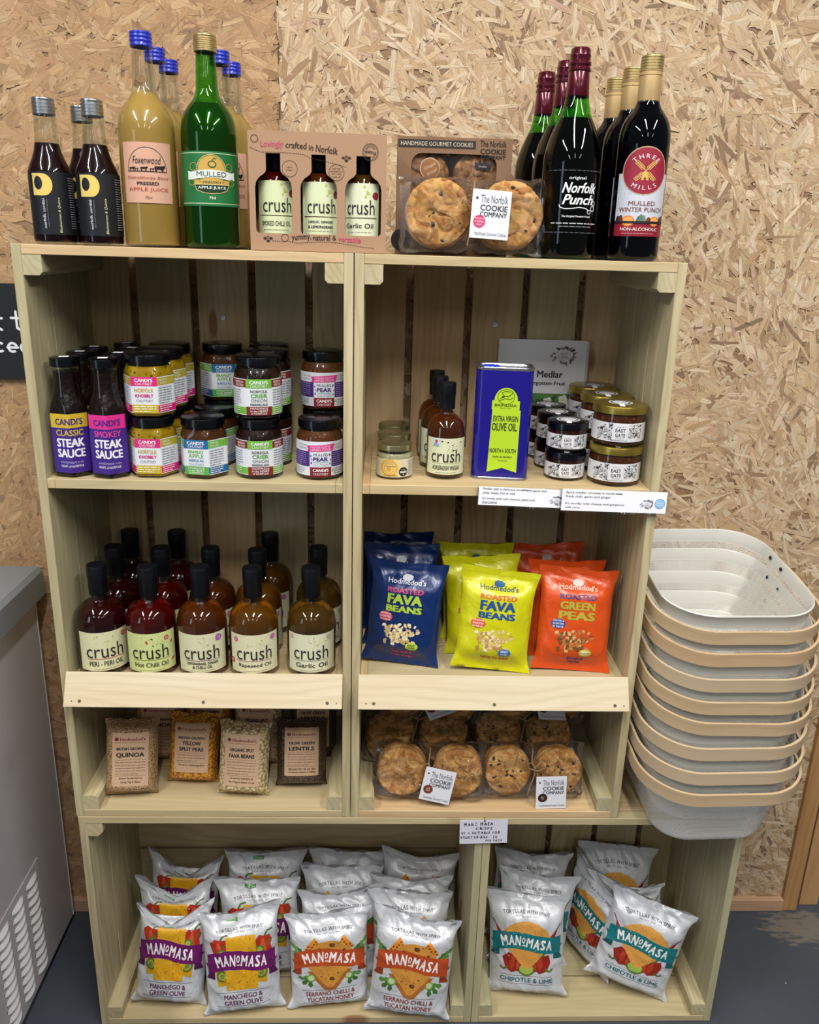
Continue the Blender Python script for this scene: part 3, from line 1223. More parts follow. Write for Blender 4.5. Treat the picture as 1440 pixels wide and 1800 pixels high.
ZT = 1.4256
c0 = cordial((.052, .033, ZT), 'small dark cordial bottle at the far left end of the top', face_cam(.052, .033, 6))
dup(c0, (.1170, .033, ZT), 'small dark cordial bottle beside the blue-capped apple juice, front row', face_cam(.12, .033, 6))
dup(c0, (.0805, .098, ZT), 'small dark cordial bottle behind, seen between the two front ones', face_cam(.0805, .098, 0))

# ---- tall apple juice bottles
JUICE = [(0, 0), (.029, 0), (.0335, .003), (.0346, .008), (.0346, .148), (.0342, .157), (.0325, .167), (.0292, .176), (.0245, .184), (.0192, .191), (.0155, .198), (.0137, .206), (.0127, .225), (.0120, .246), (.0120, .252), (.0132, .2535), (.0132, .2565), (.0118, .2575), (.0118, .268), (0, .2681)]
L_JUICE = liquid_mat('cloudy_apple_juice', '#b8934a', .3, 0, .1)
L_MULLED = liquid_mat('mulled_apple_juice', '#2c4810', .25)
A_FOX = Art()
A_FOX.rect(-.0315, 0, .0315, .077, '#d3a48c', 0)
A_FOX.ring(0, .0405, .0245, .0006, '#2b1f1c', 2, .0305, a0=0, a1=180)
A_FOX.line([(-.0245, .0402), (.0245, .0402)], .0011, '#2b1f1c', 2)
A_FOX.text('Foxenwood', 0, .0545, .0095, '#2b1f1c', 4, w=.034, shear=.25)
for cx, s in ((-.0185, .8), (-.0125, .5), (-.004, .9), (.0055, .55), (.0145, 1.4)):
    w = .0040 * s
    A_FOX.poly([(cx - w, .0425 + .0006), (cx - w, .0425 + .0034 * s), (cx + w * .7, .0425 + .0036 * s), (cx + w * 1.3, .0425 + .0046 * s), (cx + w * 1.4, .0425 + .0026 * s), (cx + w, .0425 + .0012), (cx + w * .8, .0404), (cx + w * .55, .0404), (cx + w * .5, .0425 + .0008), (cx - w * .5, .0425 + .0008), (cx - w * .55, .0404), (cx - w * .8, .0404)], '#1d1614', 3)
A_FOX.text('Themelthorpe Blend', 0, .0318, .0052, '#a5584a', 4, w=.052, shear=.3)
A_FOX.text('PRESSED', 0, .0250, .0042, '#2b1f1c', 4, w=.026, bold=.02)
A_FOX.text('APPLE JUICE', 0, .0168, .0058, '#b23a2e', 4, w=.049)
A_FOX.text('75cl', 0, .0070, .0034, '#5b4038', 4, shear=.3)
A_FOX.cut(frange(-.0315, .0315, .0042), [])


def juice(loc, label, rz, lab=True):
    t = thing('juice_bottle', loc, label, 'bottle', 'blue-capped apple juice bottles', rz)
    vessel(t, JUICE, inner(JUICE, .199), M_GLASS, L_JUICE)
    A_FOX.build('label', cyl_map(.0346, .0575), t)
    cap_mesh('cap', .0134, .2545, .2725, M_BLUECAP, t, 3)
    t.scale = (1.105, 1.105, 1)
    return t


j0 = juice((.1865, .042, ZT), 'blue-capped bottle of cloudy apple juice with a pink label, front one', face_cam(.1865, .042, -4))
dup(j0, (.1800, .138, ZT), 'blue-capped apple juice bottle directly behind the front pink-labelled one', face_cam(.18, .138, -14))
dup(j0, (.1795, .2185, ZT), 'rear blue-capped apple juice bottle of the left file, nearest the wall', face_cam(.18, .2, 20))
dup(j0, (.2725, .140, ZT), 'blue-capped apple juice bottle directly behind the green mulled juice bottle', face_cam(.2725, .14, 8))
dup(j0, (.2760, .2190, ZT), 'rear blue-capped apple juice bottle behind the green bottle, nearest the wall', face_cam(.276, .218, 25))

A_MUL = Art()
A_MUL.rect(-.05, 0, .05, .070, '#1f6e39', 0)
for y in (.003, .067):
    A_MUL.rect(-.05, y, .05, y + .0008, '#cfd9b8', 1)
A_MUL.disc(.0, .047, .0165, '#c9a24e', 1, .0175)
A_MUL.ring(.0, .047, .0180, .0008, '#d8c07c', 2, .0190)
A_MUL.disc(.001, .0535, .0052, '#2c5a2c', 3, .0045)
A_MUL.disc(.001, .0535, .0038, '#c9a24e', 4, .0031)
A_MUL.line([(.001, .0575), (.003, .0615), (.0065, .0605)], .0009, '#2c5a2c', 4)
pts = [(-.031, .0335), (-.031, .0445)]
pts += [(-.026 + .052 * i / 12, .0445 + .0030 * math.sin(PI * i / 12) - .001) for i in range(13)]
pts += [(.031, .0445), (.031, .0335), (.026, .0355)]
pts += [(.022 - .044 * i / 12, .0340 + .0028 * math.sin(PI * i / 12)) for i in range(13)]
A_MUL.poly(pts, '#dfe5e0', 4)
A_MUL.text('MULLED', 0, .0410, .0066, '#2c4b33', 6, w=.036)
A_MUL.rect(-.0215, .0265, .0215, .0335, '#c9a24e', 2)
A_MUL.text('* PRESSED *', 0, .0305, .0036, '#5c4a1c', 5, w=.030)
pts = [(-.0225, .0285), (.0225, .0285), (.019, .0200), (.010, .0166), (0, .0155), (-.010, .0166), (-.019, .0200)]
A_MUL.poly(pts, '#d8c07c', 3)
pts = [(-.0212, .0273), (.0212, .0273), (.018, .0207), (.0095, .0175), (0, .0165), (-.0095, .0175), (-.018, .0207)]
A_MUL.poly(pts, '#16351f', 4)
A_MUL.text('APPLE JUICE', 0, .0232, .0044, '#eef0ea', 6, w=.034, bold=.015)
for sx in (-1, 1):
    A_MUL.ring(sx * .0225, .0500, .0052, .0007, '#c9a24e', 3)
    A_MUL.ring(sx * .0255, .0300, .0042, .0007, '#c9a24e', 3)
A_MUL.text('75cl', 0, .0105, .0034, '#eef0ea', 4, bold=.02)
A_MUL.cut(frange(-.05, .05, .0042), [])
t = thing('mulled_juice_bottle', (.2715, .043, ZT), 'tall green bottle of mulled apple juice with a gold screw cap', 'bottle', None, face_cam(.2715, .043, 2))
vessel(t, JUICE, inner(JUICE, .188), M_GLASS_GREEN, L_MULLED)
A_MUL.build('label', cyl_map(.0346, .056), t)
cap_mesh('cap', .0139, .2515, .2725, M_GOLDCAP, t, 7)
t.scale = (1.105, 1.105, 1)

# ---- punch bottles
PUNCH = [(0, 0), (.029, 0), (.034, .0025), (.0355, .007), (.0365, .100), (.0365, .128), (.0358, .138), (.0340, .149), (.0305, .162), (.0262, .174), (.0215, .185), (.0180, .194), (.0158, .204), (.0140, .216), (.0128, .235), (.0122, .250), (.0122, .270), (0, .2702)]
L_PUNCH = liquid_mat('dark_punch', '#08030a', .5, 0, 0, 0.0)
A_PUN = Art()
A_PUN.text('original', 0, .0700, .0050, '#e9ecee', 4, w=.0185, bold=.01)
A_PUN.text('Norfolk', .004, .0585, .0130, '#f1f3f4', 4, w=.040, bold=.022, shear=.35)
A_PUN.text('Punch', .003, .0440, .0125, '#f1f3f4', 4, w=.036, bold=.022, shear=.35)
sw = [(-.018, .0375), (-.017, .0345), (-.012, .0325), (-.004, .0330), (.004, .0345), (.012, .0335), (.016, .0305)]
A_PUN.line(sw, .0011, '#e9ecee', 4)
A_PUN.ring(.0165, .0290, .0026, .0007, '#e9ecee', 4)
A_PUN.ring(.0215, .0335, .0034, .0008, '#e9ecee', 4)
A_PUN.ring(.0225, .0400, .0028, .0007, '#e9ecee', 4)
A_PUN.text('The Original Monastic Recipe', .002, .0230, .0032, '#e9ecee', 4, w=.033, bold=.02)
A_PUN.words(-.026, .030, .0145, .0019, '#cfd3d6', 4, 3)
A_PUN.words(-.017, .021, .0105, .0013, '#9a9fa3', 4, 5)
for yy in (.0795, .0030):
    A_PUN.words(-.034, .034, yy, .0017, '#4a5158', 4, int(yy * 1e4))
A_PUN.cut(frange(-.04, .04, .0045), [])


def punch(loc, label, rz):
    t = thing('punch_bottle', loc, label, 'bottle', 'claret-capped punch bottles', rz)
    vessel(t, PUNCH, inner(PUNCH, .186), M_GLASS_DARK, L_PUNCH)
    A_PUN.build('label', lambda x, y, l: cyl_map(.0366, .0325)(x * 1.14, y * 1.06, l), t)
    prof = [(.0142, .2135), (.0145, .2145), (.0136, .228), (.0130, .244), (.0128, .2445), (.0141, .2455), (.0141, .2485), (.0128, .2495), (.0130, .252), (.0141, .253), (.0141, .256), (.0126, .2575), (.0125, .262), (.0130, .2632), (.0130, .2655), (.0124, .2665), (.0120, .2725), (.0108, .2738), (0, .274)]
    MB().lathe(prof, 48).build('foil_cap', M_CLARET, t, 40)
    t.scale = (1.115, 1.115, 1)
    return t


p0 = punch((.7810, .043, ZT), 'claret-capped dark punch bottle in front with white lettering', face_cam(.7785, .043, 14))
dup(p0, (.7800, .1265, ZT), 'claret-capped punch bottle half hidden directly behind the front one', face_cam(.778, .122, 40))
dup(p0, (.7660, .2095, ZT), 'rear claret-capped punch bottle, next to the cookie box and wall', face_cam(.764, .2, 60))

# ---- mulled winter punch bottles
MILL = [(0, 0), (.0265, 0), (.0310, .0025), (.0324, .007), (.0324, .160), (.0318, .170), (.0298, .180), (.0262, .189), (.0212, .1965), (.0165, .203), (.0140, .210), (.0130, .222), (.0126, .262), (0, .2622)]
L_MILL = liquid_mat('mulled_winter_punch', '#05060d', .5, 0, 0, 0.0)
GLASS_MIDNIGHT = glass_mat('midnight_glass', '#8fa0c8')
A_MIL = Art()
A_MIL.rect(-.032, 0, .032, .0165, '#8f1d30', 0)
A_MIL.rect(-.032, .0165, .032, .0195, '#1e1a1c', 0)
A_MIL.rect(-.032, .0195, .032, .0805, '#cdd0dc', 0)
for i in range(90):
    rr = random.Random(i)
    A_MIL.disc(rr.uniform(-.031, .031), rr.uniform(.030, .079), .00035, '#a9aebf', 1, n=5)
A_MIL.disc(0, .0835, .0262, '#c9b183', 2, .0305)
A_MIL.disc(0, .0835, .0250, '#97223a', 3, .0293)
for sx in (-1, 1):
    for sy in (-1, 1):
        x0, y0, x1, y1 = 0, .0835, sx * .0105, .0835 + sy * .0115
        dx, dy = x1 - x0, y1 - y0
        l = math.hypot(dx, dy)
        px, py = -dy / l * .0021, dx / l * .0021
        A_MIL.line([(x0, y0), (x1, y1)], .0010, '#d9b45e', 5)
        A_MIL.line([(x0 + dx * .25 + px, y0 + dy * .25 + py), (x1 + px, y1 + py)], .0007, '#d9b45e', 5)
        A_MIL.line([(x0 + dx * .25 - px, y0 + dy * .25 - py), (x1 - px, y1 - py)], .0007, '#d9b45e', 5)
        for q in (.25, .4, .55, .7, .85, 1):
            A_MIL.line([(x0 + dx * q + px, y0 + dy * q + py), (x0 + dx * q - px, y0 + dy * q - py)], .0007, '#d9b45e', 5)
A_MIL.poly([(-.0042, .0715), (.0042, .0715), (.0026, .0805), (0, .0845), (-.0026, .0805)], '#d9b45e', 4)
A_MIL.rect(-.0012, .0718, .0012, .0752, '#97223a', 6)
A_MIL.arc('THREE', 0, .0835, .0186, 90, .0056, '#f0e7e4', 5, .008, True, 4.0)
A_MIL.arc('MILLS', 0, .0835, .0212, 270, .0056, '#f0e7e4', 5, .008, False, 4.0)
A_MIL.text('MULLED', 0, .0425, .0056, '#7c3a30', 5, w=.0300)
A_MIL.text('WINTER PUNCH', 0, .0345, .0058, '#7c3a30', 5, w=.0520)
for cx, r_, c in ((-.014, .0075, '#e0762c'), (.017, .0068, '#e0762c')):
    A_MIL.disc(cx, .0195, r_, c, 2, r_ * .95)
    A_MIL.disc(cx, .0195, r_ * .82, '#f2a95a', 3, r_ * .78)
for cx, h, c in ((-.027, .006, '#3b2a22'), (-.023, .007, '#5d3a2c'), (0, .008, '#5f7a68'), (-.002, .006, '#3f6a58'), (.003, .007, '#6d8a78'), (.009, .005, '#7c3a2c'), (.026, .006, '#4a3028'), (.029, .007, '#36504a')):
    A_MIL.poly([(cx - .0032, .0195), (cx + .0032, .0195), (cx + .0018, .0195 + h), (cx, .0195 + h * 1.15), (cx - .0018, .0195 + h * .9)], c, 3)
A_MIL.rect(-.032, .0165, .032, .0197, '#2a2023', 5)
A_MIL.text('NON-ALCOHOLIC', 0, .0092, .0042, '#f0dfdc', 4, w=.0440, bold=.015)
A_MIL.words(-.020, .018, .0035, .0011, '#c78a92', 4, 4)
A_MIL.cut(frange(-.032, .032, .0042), [])


def mill(loc, label, rz):
    t = thing('winter_punch_bottle', loc, label, 'bottle', 'gold-capped winter punch bottles', rz)
    vessel(t, MILL, inner(MILL, .2085), GLASS_MIDNIGHT, L_MILL)
    A_MIL.build('label', lambda x, y, l: cyl_map(.0324, .0335)(x * 1.12, y * 1.03, l), t)
    prof = [(.0136, .2095), (.0139, .2105), (.0136, .240), (.0135, .2425), (.0142, .2432), (.0142, .2455), (.0135, .2462), (.0135, .2480), (.0142, .2487), (.0142, .2497)]
    MB().lathe(prof, 48).build('neck_foil', M_GOLDFOIL, t, 40)
    cap_mesh('cap', .0140, .2497, .2680, M_GOLDCAP, t, 4)
    t.scale = (1.105, 1.105, 1)
    return t


m0 = mill((.8810, .043, ZT), 'gold-capped navy winter punch bottle in front with a round red badge', face_cam(.881, .043, 10))
dup(m0, (.8790, .1240, ZT), 'gold-capped winter punch bottle second in its file, behind the red-badged front one', face_cam(.879, .122, 40))
dup(m0, (.8760, .2060, ZT), 'rear gold-capped winter punch bottle, nearest the chipboard wall', face_cam(.876, .204, 44))


# ================================================================== flavoured oil bottles
OIL = [(0, 0), (.0335, 0), (.0380, .0025), (.0394, .007), (.0394, .0825), (.0390, .0895), (.0374, .0985), (.0340, .1065), (.0288, .1125), (.0222, .1165), (.0160, .1188), (.0131, .1215), (.0124, .1320), (.0124, .160), (0, .1602)]


def crush_art(w, h, col, flav, dots, rule, seeds, lines=None, art=None, sx=1.0):
    a = Art()
    a.rect(-w / 2, 0, w / 2, h, col, 0)
    rr = random.Random(hash(flav) % 1000 if False else len(flav) * 7 + 3)
    for i in range(9):
        a.disc(rr.uniform(-.2, .35) * w, rr.uniform(.66, .95) * h, rr.uniform(.0006, .0016), seeds, 1, n=10)
    a.line([(.02 * w, .62 * h), (.06 * w, .80 * h)], .0004, seeds, 1)
    a.line([(.10 * w, .60 * h), (.16 * w, .88 * h)], .0004, seeds, 1)
    a.text('crush', -.01 * w, .52 * h, .36 * h, '#2a2a26', 4, w=.67 * w * sx)
    a.line([(-.34 * w, .315 * h), (.34 * w, .315 * h)], .0009, rule, 3)
    if lines:
        a.text(lines[0], 0, .235 * h, .082 * h, '#23231f', 4, w=.58 * w, bold=.03)
        a.text(lines[1], 0, .14 * h, .082 * h, '#23231f', 4, w=.36 * w, bold=.03)
    else:
        a.text(flav, 0, .19 * h, .125 * h, '#23231f', 4, w=.61 * w, bold=.012)
    a.words(-.22 * w, .22 * w, .055 * h, .0011, '#8d8d78', 4, 5)
    for (x, y, r_, c) in dots:
        a.disc(x * w, y * h, r_, c, 2)
        for q in (-.3, 0, .3):
            a.words(x * w - r_ * .6, x * w + r_ * .6, y * h + q * r_ * 1.3, .0008, '#ece2e4', 4, int(q * 10) + 5)
    if art:
        for x, y, r1, c, an in art:
            c0, s0 = math.cos(R(an)), math.sin(R(an))
            P = [(0, -1.0), (.35, -.5), (.4, .2), (.15, .8), (-.15, .8), (-.3, .2), (-.25, -.4)]
            a.poly([(x * w + (p[0] * c0 - p[1] * s0) * r1, y * h + (p[0] * s0 + p[1] * c0) * r1) for p in P], c, 2)
    a.cut(frange(-w / 2, w / 2, .0046), [])
    return a


LW, LH = .086, .066
A_OIL = {
    'peri': crush_art(LW, LH, '#d9d8b0', 'PERI - PERI OIL', [(.36, .86, .0046, '#c0392f')], '#b0482f', '#b7b468'),
    'chilli': crush_art(LW, LH, '#cfd894', 'Hot Chilli Oil', [(.30, .84, .0042, '#c0392f')], '#8a8f3a', '#b6bb62', None, [(-.06, .78, .004, '#b2402c', 10), (.03, .86, .0028, '#3a3a22', 60), (.40, .70, .0042, '#b2402c', -20), (.42, .24, .0044, '#a8341f', -60), (.05, .68, .0022, '#33331f', 30)]),
    'lemon': crush_art(LW, LH, '#d9d8b4', 'LEMONGRASS', [(.32, .86, .0056, '#9a4aa6')], '#8a5a86', '#b9b46c', ('LEMONGRASS, GINGER', '& CHILLI OIL')),
    'rape': crush_art(LW, LH, '#dcd9b6', 'Rapeseed Oil', [(.36, .88, .0048, '#b0489c'), (-.36, .86, .0044, '#c25a8c'), (-.46, .28, .0050, '#b0463e')], '#a8578a', '#c0bb72'),
    'garlic': crush_art(LW, LH, '#dcdcbe', 'Garlic Oil', [(.34, .88, .0040, '#b3b094'), (-.40, .90, .0034, '#c98d84')], '#8d8f80', '#b3b578'),
    'horse': crush_art(.072, .058, '#d9dcb8', 'HORSERADISH VINEGAR', [], '#b9bb98', '#4a4a3c'),
}
A_OIL['horse'].raw([(-.0225, .0455), (-.0105, .0455), (-.0105, .0575), (-.0225, .0575)], [(0, 1, 2, 3)], '#c9d3e0', 5)
A_OIL['horse'].disc(-.0165, .0530, .0024, '#c0304a', 6)
for i, tx in enumerate(('Norwich', 'Range')):
    A_OIL['horse'].words(-.0205, -.0125, .0492 - i * .0021, .0014, '#4a5fa0', 7, i)
A_OIL['horse'].cut(frange(-.036, .036, .0046), [])
OIL_LIQ = {
    'peri': liquid_mat('peri_oil', '#641210', .06, .82, .2),
    'chilli': liquid_mat('chilli_oil', '#960f08', .06, .82, .2),
    'lemon': liquid_mat('lemongrass_oil', '#b65a1c', .05, .86, .2),
    'rape': liquid_mat('rapeseed_oil', '#d2821c', .05, .84, .2),
    'garlic': liquid_mat('garlic_oil', '#b47d1e', .05, .88, .2),
}


def oil(kind, loc, label, rz):
    t = thing('oil_bottle', loc, label, 'bottle', 'flavoured oil bottles on the lipped shelf', rz)
    vessel(t, OIL, inner(OIL, .117, .0005, .004), M_GLASS, OIL_LIQ[kind])
    A_OIL[kind].build('label', cyl_map(.0394, .0125), t)
    t.scale = (1.045, 1.045, 1.046)
    prof = [(.0142, .1295), (.0146, .1300), (.0146, .1560), (.0152, .1572), (.0152, .1690), (.0150, .1705), (.0152, .1715), (.0152, .1755), (.0146, .1778), (0, .1784)]
    MB().lathe(prof, 40).build('cap', M_BLACKCAP, t, 40)
    return t


Z3 = .7433
OILROW = {
    'peri': [(.0565, .0520, 3), (.0585, .1370, 4), (.0610, .2215, 6)],
    'chilli': [(.1390, .0500, -6), (.1400, .1350, -2), (.1460, .2205, 4)],
    'lemon': [(.2235, .0500, -4), (.2245, .1365, 2)],
    'rape': [(.3095, .0500, 0), (.3060, .1320, 6), (.3170, .2155, -12)],
    'garlic': [(.4055, .0540, 0), (.4110, .1480, 16)],
}
OILLAB = {
    'peri': ('dark red peri-peri oil bottle', ['leftmost of the front row above the lip', 'second in its file beside the left crate side', 'at the back left corner of the shelf']),
    'chilli': ('red hot chilli oil bottle with a lime label', ['in the front row', 'second in its file', 'at the back against the slats']),
    'lemon': ('amber lemongrass and ginger oil bottle', ['in the middle of the front row', 'standing behind the front lemongrass one']),
    'rape': ('golden rapeseed oil bottle', ['in the front row, right of the lemongrass one', 'hidden mostly behind the front rapeseed one', 'at the back against the slats, its label half showing']),
    'garlic': ('olive-gold garlic oil bottle', ['at the right end of the front row', 'behind the front garlic one, by the centre post']),
}
for k, rows in OILROW.items():
    first = None
    for i, (x, y, ex) in enumerate(rows):
        lab = OILLAB[k][0] + ' ' + OILLAB[k][1][i]
        if first is None:
            first = oil(k, (x, y, Z3), lab, face_cam(x, y, ex))
        else:
            dup(first, (x, y, Z3), lab, face_cam(x, y, ex))

# small horseradish vinegar bottles, olive oil shelf
Z2 = 1.0879
VIN = [(p[0] * .765, p[1] * .84) for p in OIL]


def vinegar(loc, label, rz):
    t = thing('vinegar_bottle', loc, label, 'bottle', 'horseradish vinegar bottles in a file', rz)
    vessel(t, VIN, inner(VIN, .099, .0005, .004), M_GLASS, OIL_LIQ['lemon'])
    A_OIL['horse'].build('label', cyl_map(.0394 * .765, .0085), t)
    s = .84
    prof = [(.0120, .1295 * s), (.0124, .1300 * s), (.0124, .1540 * s), (.0131, .1552 * s), (.0131, .1745 * s), (.0126, .1778 * s), (0, .1784 * s)]
    MB().lathe(prof, 40).build('cap', M_BLACKCAP, t, 40)
    return t


v0 = vinegar((.6205, .0645, Z2), 'small black-capped horseradish vinegar bottle at the front of its file', face_cam(.62, .06, 4))
for i, (x, y, l) in enumerate(((.6130, .1280, 'second small vinegar bottle in the file, just behind the front one'), (.6115, .1910, 'third small vinegar bottle from the front of its file'), (.6095, .2325 + .0, None))):
    if l:
        dup(v0, (x, y, Z2), l, face_cam(x, y, 0))


# ================================================================== steak sauce bottles
SAUCE = [(0, 0, 1), (.0255, 0, 1), (.0285, .0022, 1), (.0292, .006, 1), (.0292, .098, 1), (.0286, .104, .9), (.0262, .112, .6), (.0225, .121, .35), (.0198, .131, .15), (.0186, .142, .0), (.0182, .156, 0), (.0188, .163, 0), (.0188, .166, 0), (0, .1662, 0)]
L_SAUCE = relish_mat('steak_sauce', '#140504', '#1c0806', '#2c1009', 150)


def sauce_art(top, topc, word, wc):
    a = Art()
    a.rect(-.030, 0, .030, .0690, '#3f2585', 0)
    a.rect(-.030, .0690, .030, .0900, top, 0)
    a.rect(-.062, 0, -.030, .0900, '#3a2278', 0)
    a.rect(.030, 0, .062, .0900, '#3a2278', 0)
    a.text("CANDI'S", 0, .0785, .0098, topc, 3, w=.043, bold=.022)
    a.text(word, 0, .0615, .0092, wc, 3, w=.043, bold=.018)
    a.text('STEAK', 0, .0465, .0130, '#f3f1f6', 3, w=.044, bold=.042)
    a.text('SAUCE', 0, .0305, .0130, '#f3f1f6', 3, w=.044, bold=.042)
    a.text('HANDMADE in the', 0, .0165, .0030, '#c4bbdf', 3, w=.036)
    a.text('HEART of NORFOLK', 0, .0105, .0038, '#e6e2f0', 3, w=.036, bold=.01)
    for sx in (-1, 1):
        a.para(sx * .046 - .012, sx * .046 + .012, .062, .012, 13, '#a99fce', 3, 4)
        a.text('STEAK SAUCE', sx * .046, .072, .0042, '#d98ab8', 3, w=.022, bold=.01)
    a.cut(frange(-.062, .062, .0034), [])
    return a


A_SC = sauce_art('#cdb02c', '#3f2585', 'CLASSIC', '#d8bd3a')
A_SM = sauce_art('#dd2f8c', '#3f2585', 'SMOKEY', '#e2489a')


def sauce(art, loc, label, rz):
    t = thing('sauce_bottle', loc, label, 'bottle', 'hexagonal steak sauce bottles', rz)
    vessel(t, SAUCE, inner(SAUCE, .158, .0005, .003), M_GLASS, L_SAUCE, 60, lambda a, k: hexr(a - R(30), k))
    art.build('label', hex_map(.0292, .008, 0.0, R(30)), t)
    cap_mesh('cap', .0212, .1655, .1790, M_LID_BLACK, t, 0)
    # square paper date sticker on the lid
    MB().box(-.007, .007, -.006, .006, .1791, .1794).build('date_sticker', M_PAPER, t, 0)
    return t


s0 = sauce(A_SC, (.0455, .0335, Z2), 'hexagonal classic steak sauce bottle with a mustard and purple label, front', face_cam(.045, .033, -6))
dup(s0, (.0460, .0990, Z2), 'classic steak sauce bottle second in the leftmost file', face_cam(.046, .1, -8))
dup(s0, (.0465, .1645, Z2), 'classic steak sauce bottle third in the leftmost file, by the crate side', face_cam(.046, .16, -6))
s1 = sauce(A_SM, (.1035, .0300, Z2), 'hexagonal smokey steak sauce bottle with a magenta and purple label, front', face_cam(.1, .03, -6))
dup(s1, (.1065, .0945, Z2), 'smokey steak sauce bottle second in its file behind the magenta front one', face_cam(.1, .09, -20))
dup(s1, (.1090, .1600, Z2), 'smokey steak sauce bottle third in its file, black lid beside the knobbly chutney', face_cam(.1, .16, -20))
dup(s1, (.0815, .2240, Z2), 'rearmost steak sauce bottle against the back slats', face_cam(.08, .22, -8))


# ================================================================== chutney jars
JAR = [(0, 0, 1), (.0300, 0, 1), (.0345, .0025, 1), (.0362, .007, 1), (.0365, .060, 1), (.0360, .066, .9), (.0340, .0715, .6), (.0318, .0755, .2), (.0312, .079, 0), (.0312, .088, 0), (0, .0882, 0)]
JARR = [(p[0] * .985, p[1]) for p in JAR]


def candis(kind):
    P = {
        'knobbly': dict(top='#d3247a', right='#b3a233', bot='#c0aa2c', rb='#d3247a', l1='#c2a233', l2='#cf2a78', l3='#8b8f92', w=('NORFOLK', 'KNOBBLY', 'CHUTNEY')),
        'bramley': dict(top='#1f679f', right='#6fb33e', bot='#5aa845', rb='#1f679f', l1='#6fb33e', l2='#58a83c', l3='#3a7fa8', w=('BRAMLEY', 'APPLE', 'NORFOLK ALE', 'CHUTNEY')),
        'crier': dict(top='#6cb33a', right='#7c1d25', bot='#7c1d25', rb='#6cb33a', l1='#4d4d4d', l2='#55a436', l3='#4d4d4d', w=('NORFOLK', 'CRIER', 'ONION', 'MARMALADE')),
    }[kind]
    a = Art()
    W, H = .150, .054
    a.rect(-W / 2, 0, W / 2, H, '#dde0e6', 0)
    cx = .0195
    a.rect(-cx, H - .0135, cx, H, P['top'], 1)
    a.text("CANDI'S", 0, H - .0047, .0052, '#f4f2f4', 4, w=.027, bold=.025)
    a.text('CHUTNEY', 0, H - .0102, .0038, '#f4e4ec', 4, w=.025)
    for sx in (-1, 1):
        x0, x1 = (cx, .058) if sx > 0 else (-.058, -cx)
        a.rect(x0, H - .0125, x1, H - .0012, P['right'], 1)
        xm = sx * (cx + .0115)
        a.text('MADE for', xm, H - .0045, .0032, '#f2f0e6', 4, w=.016, bold=.01)
        a.text('YOU' if kind == 'knobbly' else 'FOR YOU', xm, H - .0092, .0036, '#f2f0e6', 4, w=.015, bold=.01)
        a.rect(x0, 0.0012, x1, .0120, P['rb'], 1)
        a.para(x0 + .002, (x0 + x1) / 2 + .008, .0115, .002, 3, '#f0e6ea', 4, 8)
        a.para(x0 + .002, (x0 + x1) / 2 + .010, H - .0145, .0135, 7, '#8f94a0', 4, 9)
    ws = P['w']
    if len(ws) == 3:
        for t_, y, h, c, w, b in ((ws[0], .0345, .0062, P['l1'], .0285, .012), (ws[1], .0265, .0050, P['l2'], .0270, .03), (ws[2], .0190, .0042, P['l3'], .0255, 0)):
            a.text(t_, 0, y, h, c, 4, w=w, bold=b)
    else:
        for t_, y, h, c, w, b in ((ws[0], .0360, .0046, P['l1'], .0250, .015), (ws[1], .0295, .0058, P['l2'], .0245, .028 if kind == 'crier' else 0), (ws[2], .0225, .0042 if kind == 'bramley' else .0052, P['l3'], .0240, .02 if kind == 'bramley' else 0), (ws[3], .0163, .0038, '#4b4b4b' if kind == 'crier' else '#7fa8c0', .0255, .03 if kind == 'crier' else 0)):
            a.text(t_, 0, y, h, c, 4, w=w, bold=b)
    a.rect(-cx, 0, cx, .0130, P['bot'], 1)
    if kind == 'knobbly':
        a.para(-cx + .003, cx - .003, .0120, .0012, 3, '#f2eed2', 4, 5, .6)
    else:
        a.text('HANDMADE', 0, .0104, .0027, '#f0f0ea', 4, w=.026)
        a.text('in the HEART', 0, .0066, .0030, '#f4f4ee', 4, w=.026, bold=.01)
        a.text('of NORFOLK', 0, .0028, .0030, '#f0f0ea', 4, w=.024)
    a.cut(frange(-W / 2, W / 2, .0040), [])
    return a


